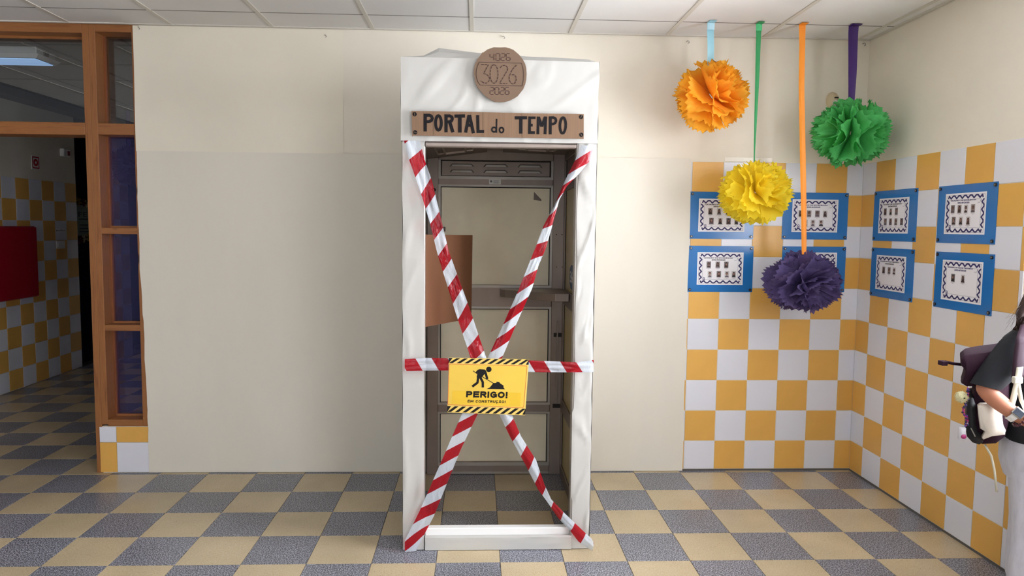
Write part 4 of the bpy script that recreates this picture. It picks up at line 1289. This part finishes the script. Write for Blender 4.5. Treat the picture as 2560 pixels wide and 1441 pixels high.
# ------------------------------------------------------------------ student at the right edge
PO_ = Vector((.738, -1.72, 0))
PF, PR = Vector((.82, -.57, 0)).normalized(), Vector((-.57, -.82, 0)).normalized()
def pl_(a, b, z): return PO_ + PF * a + PR * b + Vector((0, 0, z))
SH, EL, WR = at(2542, 872, Y=-1.82), at(2458, 974, Y=-1.84), at(2540, 1040, Y=-1.90)
person = thing('person', 'person in charcoal t-shirt and pale grey sweatpants with a backpack at the right edge', 'person', tuple(PO_))
pts, rad, eds = [], [], []
def J(p, r, prev=None, r2=None):
    pts.append(Vector(p)); rad.append((r, r2 or r))
    if prev is not None: eds.append((prev, len(pts) - 1))
    return len(pts) - 1
pel = J(pl_(-.01, 0, .70), .10)
wai = J(pl_(-.02, 0, .84), .088, pel)
che = J(pl_(-.04, 0, 1.0), .10, wai)
uch = J(pl_(-.05, 0, 1.10), .085, che)
HA = .065
nec = J(pl_(.01, 0, 1.185), .043, uch)
nk2 = J(pl_(.05, 0, 1.225), .045, nec)
jaw = J(pl_(HA + .015, 0, 1.27), .070, nk2)
mid = J(pl_(HA + .01, 0, 1.33), .088, jaw)
top = J(pl_(HA, 0, 1.39), .066, mid)
nos = J(pl_(HA + .098, 0, 1.315), .012, mid)
def hand(wr, dirv, side, nrm, prev):
    pm = J(wr + dirv * .035, .024, prev, .017)
    pe = J(wr + dirv * .070, .027, pm, .014)
    for k, ln in enumerate((.050, .058, .054, .042)):
        o = side * (.021 - .014 * k)
        a = J(wr + dirv * .082 + o, .0085, pe)
        b_ = J(wr + dirv * (.082 + ln * .55) + o + nrm * .010, .0078, a)
        J(wr + dirv * (.082 + ln * .85) + o + nrm * .030, .0068, b_)
    t1 = J(wr + dirv * .040 + side * .030 + nrm * .008, .0105, pm)
    J(wr + dirv * .068 + side * .044 + nrm * .020, .0085, t1)
# right arm, elbow bent behind the body
s0 = J(SH.lerp(pts[uch], .35), .066, uch)
s1 = J(SH, .055, s0)
s2 = J(SH.lerp(EL, .55), .043, s1)
s3 = J(EL, .040, s2)
s4 = J(EL.lerp(WR, .4), .036, s3)
s5 = J(WR, .026, s4)
hd = (at(2592, 1076, Y=-1.93) - WR).normalized()
hand(WR, hd, Vector((0, 0, 1)).cross(hd).normalized() * -.3 + Vector((0, 0, .9)), PR * -1, s5)
# left arm
LS = pl_(-.05, -.165, 1.12)
l0 = J(LS.lerp(pts[uch], .35), .066, uch)
l1 = J(LS, .052, l0)
LE, LW = pl_(-.07, -.165, .93), pl_(.03, -.04, .90)
l2 = J(LE, .038, l1)
l3 = J(LW, .025, l2)
hand(LW, (PF * .25 + PR * .95).normalized(), Vector((0, 0, 1)), PR, l3)
for sgn in (1, -1):
    h0 = J(pl_(-.01, .075 * sgn, .64), .078, pel)
    k0 = J(pl_(.015, .080 * sgn, .37), .052, h0)
    a0 = J(pl_(-.02, .082 * sgn, .075), .036, k0)
    J(pl_(.09, .088 * sgn, .032), .028, a0)
me = bpy.data.meshes.new('body')
me.from_pydata(pts, eds, [])
me.materials.append(MT['skin'])
body = link('body', me, person)
sk = body.modifiers.new('skin', 'SKIN')
sk.use_smooth_shade = True
for i, v in enumerate(me.skin_vertices[0].data):
    v.radius = rad[i]
    v.use_root = i == pel
body.modifiers.new('smooth', 'SUBSURF').levels = 1
body.modifiers['smooth'].render_levels = 2
for sgn in (1, -1):
    e = MB().ball(tuple(pl_(HA + .083, .031 * sgn, 1.328)), .0105).build('eye', MT['white'], person, smooth=True)
    MB().ball(tuple(pl_(HA + .0905, .031 * sgn, 1.328)), .0048).build('iris', MT['black'], e, smooth=True)
    MB().ball(tuple(pl_(HA, .092 * sgn, 1.315)), (.016, .008, .026)).build('ear', MT['skin'], person, smooth=True)
MB().ball(tuple(pl_(HA + .078, 0, 1.275)), (.010, .022, .007)).build('mouth', mat('lips', (150, 84, 78), .5), person, smooth=True)
# shirt
def loft(levels, n=28, wob=0., seed=0, cap=False):
    def fn(u, v):
        k = min(int(v * (len(levels) - 1)), len(levels) - 2)
        f = v * (len(levels) - 1) - k
        z, ac, ha, hb = (levels[k][i] + (levels[k + 1][i] - levels[k][i]) * f for i in range(4))
        a = 2 * PI * u
        q = noise.noise(Vector((math.cos(a) * 2 + seed, math.sin(a) * 2, z * 6))) * wob
        return tuple(pl_(ac + (ha + q) * math.cos(a), (hb + q) * math.sin(a), z))
    return MB().grid(fn, n, 7 * (len(levels) - 1))
sb = loft([(.735, -.02, .108, .135), (.86, -.03, .102, .130), (1.0, -.045, .110, .145), (1.09, -.055, .112, .165), (1.14, -.055, .090, .140), (1.175, -.045, .066, .085), (1.200, -.03, .055, .058)], wob=.012)
arm = [SH.lerp(pl_(-.05, .06, 1.12), .75), SH.lerp(pl_(-.05, .06, 1.12), .35) + Vector((0, 0, .012)), SH, SH.lerp(EL, .35), SH.lerp(EL, .66), SH.lerp(EL, .93)]
nrm_ = [(-PR * -1).normalized() * 1, PR * .8 + Vector((0, 0, -.3)), PR * .4 + (EL - SH).normalized(), (EL - SH).normalized(), (EL - SH).normalized() * .7 + Vector((0, 0, -.5)), (EL - SH).normalized() * .35 + Vector((0, 0, -.9))]
vs, fs = [], []
for c_, d_, r_ in zip(arm, nrm_, [.064, .068, .064, .060, .059, .053]):
    d_ = d_.normalized()
    a_ = (PF - d_ * PF.dot(d_)).normalized()
    e_ = d_.cross(a_)
    vs += [c_ + (a_ * math.cos(2 * PI * k / 20) + e_ * math.sin(2 * PI * k / 20)) * r_ for k in range(20)]
for i in range(5):
    fs += [(i * 20 + k, i * 20 + (k + 1) % 20, (i + 1) * 20 + (k + 1) % 20, (i + 1) * 20 + k) for k in range(20)]
sb.add(vs, fs)
la = [LS.lerp(pl_(-.05, -.06, 1.12), .75), LS, LS.lerp(LE, .5), LS.lerp(LE, .9)]
sb.tube(la, [.070, .068, .062, .060], 16, cap=False)
sh_o = sb.build('shirt', MT['shirt'], person, smooth=True)
sh_o.modifiers.new('smooth', 'SUBSURF').render_levels = 1
# trousers
tb = loft([(.80, -.02, .100, .126), (.72, -.03, .108, .134), (.64, -.03, .106, .136), (.58, -.02, .098, .134)], wob=.006, seed=4)
for sgn in (1, -1):
    chain = [pl_(-.025, .060 * sgn, .68), pl_(-.02, .066 * sgn, .58), pl_(.0, .074 * sgn, .38), pl_(-.015, .08 * sgn, .20), pl_(-.02, .082 * sgn, .06)]
    tb.tube(chain, [.078, .080, .076, .074, .064], 20)
tr_o = tb.build('trousers', MT['sweat'], person, smooth=True)
tr_o.modifiers.new('smooth', 'SUBSURF').render_levels = 1
for sgn in (1, -1):
    def shoe(u, v):
        a = 2 * PI * u
        x = -.09 + .20 * v
        hw = .042 * math.sin(PI * min(max(v * .94 + .03, 0), 1)) ** .4
        ht = (.085 - .05 * v) * math.sin(PI * min(max(v * .9 + .06, 0), 1)) ** .5
        return tuple(pl_(x, .078 * sgn + hw * math.cos(a), max(.002, ht * (.5 + .5 * math.sin(a)) * 1.05)))
    MB().grid(shoe, 16, 14).build('shoe', MT['white'], person, smooth=True)
# hair: cap, long fall over the back, loose strands
def cap_fn(u, v):
    a, ph = 2 * PI * u, PI * .62 * v
    p = Vector((math.cos(a) * math.sin(ph), math.sin(a) * math.sin(ph), math.cos(ph)))
    q = 1 + .04 * noise.noise(p * 4)
    front = max(0, p.x) * max(0, .55 - p.z) * .12
    return tuple(pl_(HA - .008 + p.x * .102 * q - front, p.y * .100 * q, 1.335 + p.z * .108 * q))
hb = MB().grid(cap_fn, 28, 16)
def fall_fn(u, v):
    a = -PI * .62 + PI * 1.24 * u
    w = .098 - .012 * v
    q = .012 * noise.noise(Vector((u * 9, v * 3, 2)))
    return tuple(pl_(HA - .02 - .05 * v - (w + .02 * v + q) * math.cos(a), (w + .02 * v) * math.sin(a), 1.35 - .24 * v - .02 * math.cos(u * 20)))
hb.grid(fall_fn, 40, 12)
rnd = random.Random(8)
for k in range(7):
    w = rnd.uniform(-8, 8)
    hb.tube([at(2606 + w, 690, Y=-1.76), at(2584 + w, 745, Y=-1.79), at(2566 + w * 2, 785, Y=-1.81), at(2557 + w * 3, 826, Y=-1.80)], [.030, .026, .018, .009], 10)
for k in range(16):
    s = at(2566 + rnd.uniform(-4, 10), 755 + rnd.uniform(-25, 25), Y=-1.79 + rnd.uniform(-.02, .02))
    e = at(2530 + rnd.uniform(-22, 26), 808 + rnd.uniform(-14, 22), Y=-1.82 + rnd.uniform(-.02, .02))
    m_ = s.lerp(e, .5) + Vector((rnd.uniform(-.012, .004), 0, rnd.uniform(.0, .018)))
    hb.tube([s, s.lerp(m_, .5) + Vector((-.004, 0, .003)), m_, e], [.0006, .0005, .0005, .0003], 4)
hb.build('hair', MT['hair'], person, smooth=True)
# watch and bracelet on the right wrist
wd = (WR - EL).normalized()
wn = (Vector((-.15, -1, .25)) - wd * Vector((-.15, -1, .25)).dot(wd)).normalized()
ws = wd.cross(wn)
def wring(c, r, w, name, m):
    mb = MB()
    mb.grid(lambda u, v: tuple(c + wn * (r * math.cos(2 * PI * u)) + ws * (r * .95 * math.sin(2 * PI * u)) + wd * (w * (v - .5))), 24, 2)
    return mb.build(name, m, person, smooth=True)
wc = WR - wd * .008
wring(wc, .0325, .024, 'watch_strap', MT['white'])
def obox(c, ex, ey, ez, hx, hy, hz):
    v = [c + ex * (hx * i) + ey * (hy * j) + ez * (hz * k) for k in (-1, 1) for j in (-1, 1) for i in (-1, 1)]
    return MB().add(v, [(0, 2, 3, 1), (4, 5, 7, 6), (0, 1, 5, 4), (2, 6, 7, 3), (0, 4, 6, 2), (1, 3, 7, 5)])
wf = obox(wc + wn * .034, wd, ws, wn, .019, .016, .005).build('watch_case', MT['steel'], person, bevel=.003)
obox(wc + wn * .0395, wd, ws, wn, .016, .013, .001).build('watch_screen', mat('watch_glass', (52, 60, 74), .08), wf)
bc = WR + wd * .022
mb = MB()
for k in range(14):
    a = 2 * PI * k / 14
    mb.ball(tuple(bc + wn * (.031 * math.cos(a)) + ws * (.030 * math.sin(a)) + wd * .004 * math.sin(a * 2)), .0058, 8, 6)
mb.build('bead_bracelet', mat('dark_red_beads', (74, 26, 38), .35), person, smooth=True)

# ------------------------------------------------------------------ backpack worn by the student
YB = -1.74
bag = thing('backpack', 'plum and black roll-top backpack with cream straps worn by the student', 'backpack', tuple(at(2465, 1100, Y=YB)))
def pillow(outline, y0, y1, rnd_=.16, n=9, Y=YB, wob=0.):
    P = [at(*q, Y=Y) for q in outline]
    c = sum(P, Vector()) / len(P)
    rows = []
    for k in range(n + 1):
        t = k / n * 2 - 1
        s = 1 - rnd_ * abs(t) ** 3.2
        o = PR * (Y - y0 - (y1 - y0) * k / n)
        rows.append([o + Vector((c.x + (p.x - c.x) * s + wob * noise.noise(Vector((i * .7, k, 1))), Y, c.z + (p.z - c.z) * s + wob * noise.noise(Vector((i * .9, k, 5))))) for i, p in enumerate(P)])
    m = len(P)
    v = [p for r in rows for p in r]
    f = [(k * m + i, k * m + (i + 1) % m, (k + 1) * m + (i + 1) % m, (k + 1) * m + i) for k in range(n) for i in range(m)]
    f += [list(range(m))[::-1], [n * m + i for i in range(m)]]
    return MB().add(v, f)
pillow([(2436, 925), (2430, 985), (2424, 1040), (2424, 1075), (2434, 1098), (2455, 1112), (2490, 1110), (2514, 1092), (2524, 1050), (2524, 980), (2528, 900), (2475, 898)], -1.80, -1.56).build('main_compartment', MT['plum'], bag, smooth=True)
pillow([(2420, 985), (2432, 984), (2438, 1000), (2438, 1050), (2444, 1072), (2460, 1084), (2458, 1100), (2448, 1106), (2430, 1100), (2416, 1085), (2412, 1060), (2415, 1020)], -1.806, -1.58, .08).build('front_pocket', MT['black_mesh'], bag, smooth=True)
pillow([(2400, 893), (2412, 884), (2425, 880), (2450, 876), (2480, 872), (2520, 866), (2530, 900), (2500, 925), (2470, 950), (2440, 964), (2416, 966), (2402, 957), (2410, 930), (2412, 922), (2402, 912)], -1.795, -1.57, .10, wob=.004).build('roll_top_flap', MT['plum'], bag, smooth=True)
b = MB()
b.tube([at(2404, 912, Y=-1.70), at(2385, 910, Y=-1.70), at(2362, 905, Y=-1.70)], [.006, .006, .006], 8)
b.build('closing_strap', MT['plum'], bag, smooth=True)
q = at(2357, 908, Y=-1.70)
MB().box(q.x - .012, q.x + .012, -1.715, -1.685, q.z - .009, q.z + .009).build('strap_end', MT['plum'], bag, bevel=.002)
zp = [at(2427, 1070, Y=-1.812), at(2438, 1092, Y=-1.812)]
MB().tube(zp, .0025, 6).build('zip_pull', MT['steel'], bag)
pillow([(2443, 1013), (2450, 1009), (2464, 1008), (2478, 1006), (2496, 1012), (2506, 1022), (2506, 1040), (2508, 1062), (2514, 1078), (2512, 1086), (2498, 1088), (2480, 1090), (2458, 1098), (2454, 1094), (2462, 1078), (2450, 1070), (2446, 1040)], -1.845, -1.79, .10, 6, -1.82, wob=.004).build('cloth_pouch', MT['cloth'], bag, smooth=True)
# shoulder strap, webbing and buckle
def strap(name, path, w, m, th=.004):
    mb = MB()
    P = [at(*p[:2], Y=p[2]) for p in path]
    def fn(u, v):
        k = min(int(v * (len(P) - 1)), len(P) - 2)
        c = P[k].lerp(P[k + 1], v * (len(P) - 1) - k)
        return (c.x + (u - .5) * w, c.y + .004 * math.cos(PI * (u - .5)) * -1, c.z + (u - .5) * w * .12)
    mb.grid(fn, 4, 24)
    o = mb.build(name, m, bag, smooth=True)
    o.modifiers.new('thick', 'SOLIDIFY').thickness = th
    return o
strap('shoulder_strap', [(2580, 806, -1.74), (2566, 816, -1.82), (2555, 850, -1.892), (2549, 900, -1.90), (2545, 942, -1.90)], .052, MT['plum_strap'], .008)
strap('webbing', [(2549, 918, -1.924), (2544, 950, -1.920), (2532, 1000, -1.893), (2520, 1046, -1.872)], .024, MT['webbing'], .002)
strap('webbing', [(2544, 955, -1.916), (2552, 1000, -1.900), (2568, 1036, -1.890)], .014, MT['webbing'], .002)
q = at(2545, 951, Y=-1.926)
MB().box(q.x - .017, q.x + .017, -1.932, -1.914, q.z - .013, q.z + .013).build('buckle', MT['webbing'], bag, bevel=.003)
q = at(2434, 885, Y=-1.8)
# charms hanging from the bag
q = at(2404, 993, Y=-1.80)
pb = MB().ball(tuple(q), (.021, .020, .022), 20, 14)
rnd = random.Random(2)
for k in range(150):
    d = Vector((rnd.gauss(0, 1), rnd.gauss(0, 1), rnd.gauss(0, 1))).normalized()
    pb.tube([q + d * .018, q + d * .026 + Vector((0, 0, -.001))], [.0014, .0004], 4)
ch = pb.build('plush_charm', MT['plush'], bag, smooth=True)
MB().ball((q.x - .004, q.y - .0215, q.z), .0028, 8, 6).build('charm_eye', MT['black'], ch, smooth=True)
cols = [mat('bead_violet', (82, 56, 150), .3), mat('bead_magenta', (160, 46, 110), .3), mat('bead_white', (224, 220, 226), .3), mat('bead_navy', (42, 40, 92), .3)]
chain = [(2421, 968), (2420, 985), (2416, 1000), (2413, 1015), (2410, 1030), (2416, 1042), (2417, 1054), (2414, 1066)]
b = [MB() for _ in cols]
for k in range(46):
    t = k / 45 * (len(chain) - 1)
    i = min(int(t), len(chain) - 2)
    p = at(*chain[i], Y=-1.805).lerp(at(*chain[i + 1], Y=-1.805), t - i)
    b[rnd.randrange(4)].ball((p.x + rnd.uniform(-.006, .006), p.y + rnd.uniform(-.005, .005), p.z), .0042, 8, 6)
bs = MB()
for mb, c in zip(b, cols):
    bs.v, base = bs.v + mb.v, len(bs.v)
    bs.f += [[i + base for i in f] for f in mb.f]
    bs.mi += [cols.index(c)] * len(mb.f)
bs = bs.build('bead_string', cols, bag, smooth=True)
bs['kind'] = 'stuff'
q = at(2405, 1084, Y=-1.805)
cp = MB()
cp.tube([(q.x, q.y, q.z + .026), (q.x, q.y, q.z + .022), (q.x, q.y, q.z - .022), (q.x, q.y, q.z - .026)], [.008, .013, .013, .008], 14)
cp = cp.build('capsule_charm', mat('clear_charm', (206, 206, 214), .12), bag, smooth=True)
MB().ball((q.x - .001, q.y - .012, q.z - .010), (.011, .006, .009), 12, 8).build('charm_filling', cols[1], cp, smooth=True)
b = MB()
b.tube([at(2462, 1112, Y=-1.70), at(2478, 1140, Y=-1.72), at(2486, 1175, Y=-1.73), at(2492, 1230, Y=-1.735)], .0045, 6)
b.build('loose_strap', MT['webbing'], bag, smooth=True)
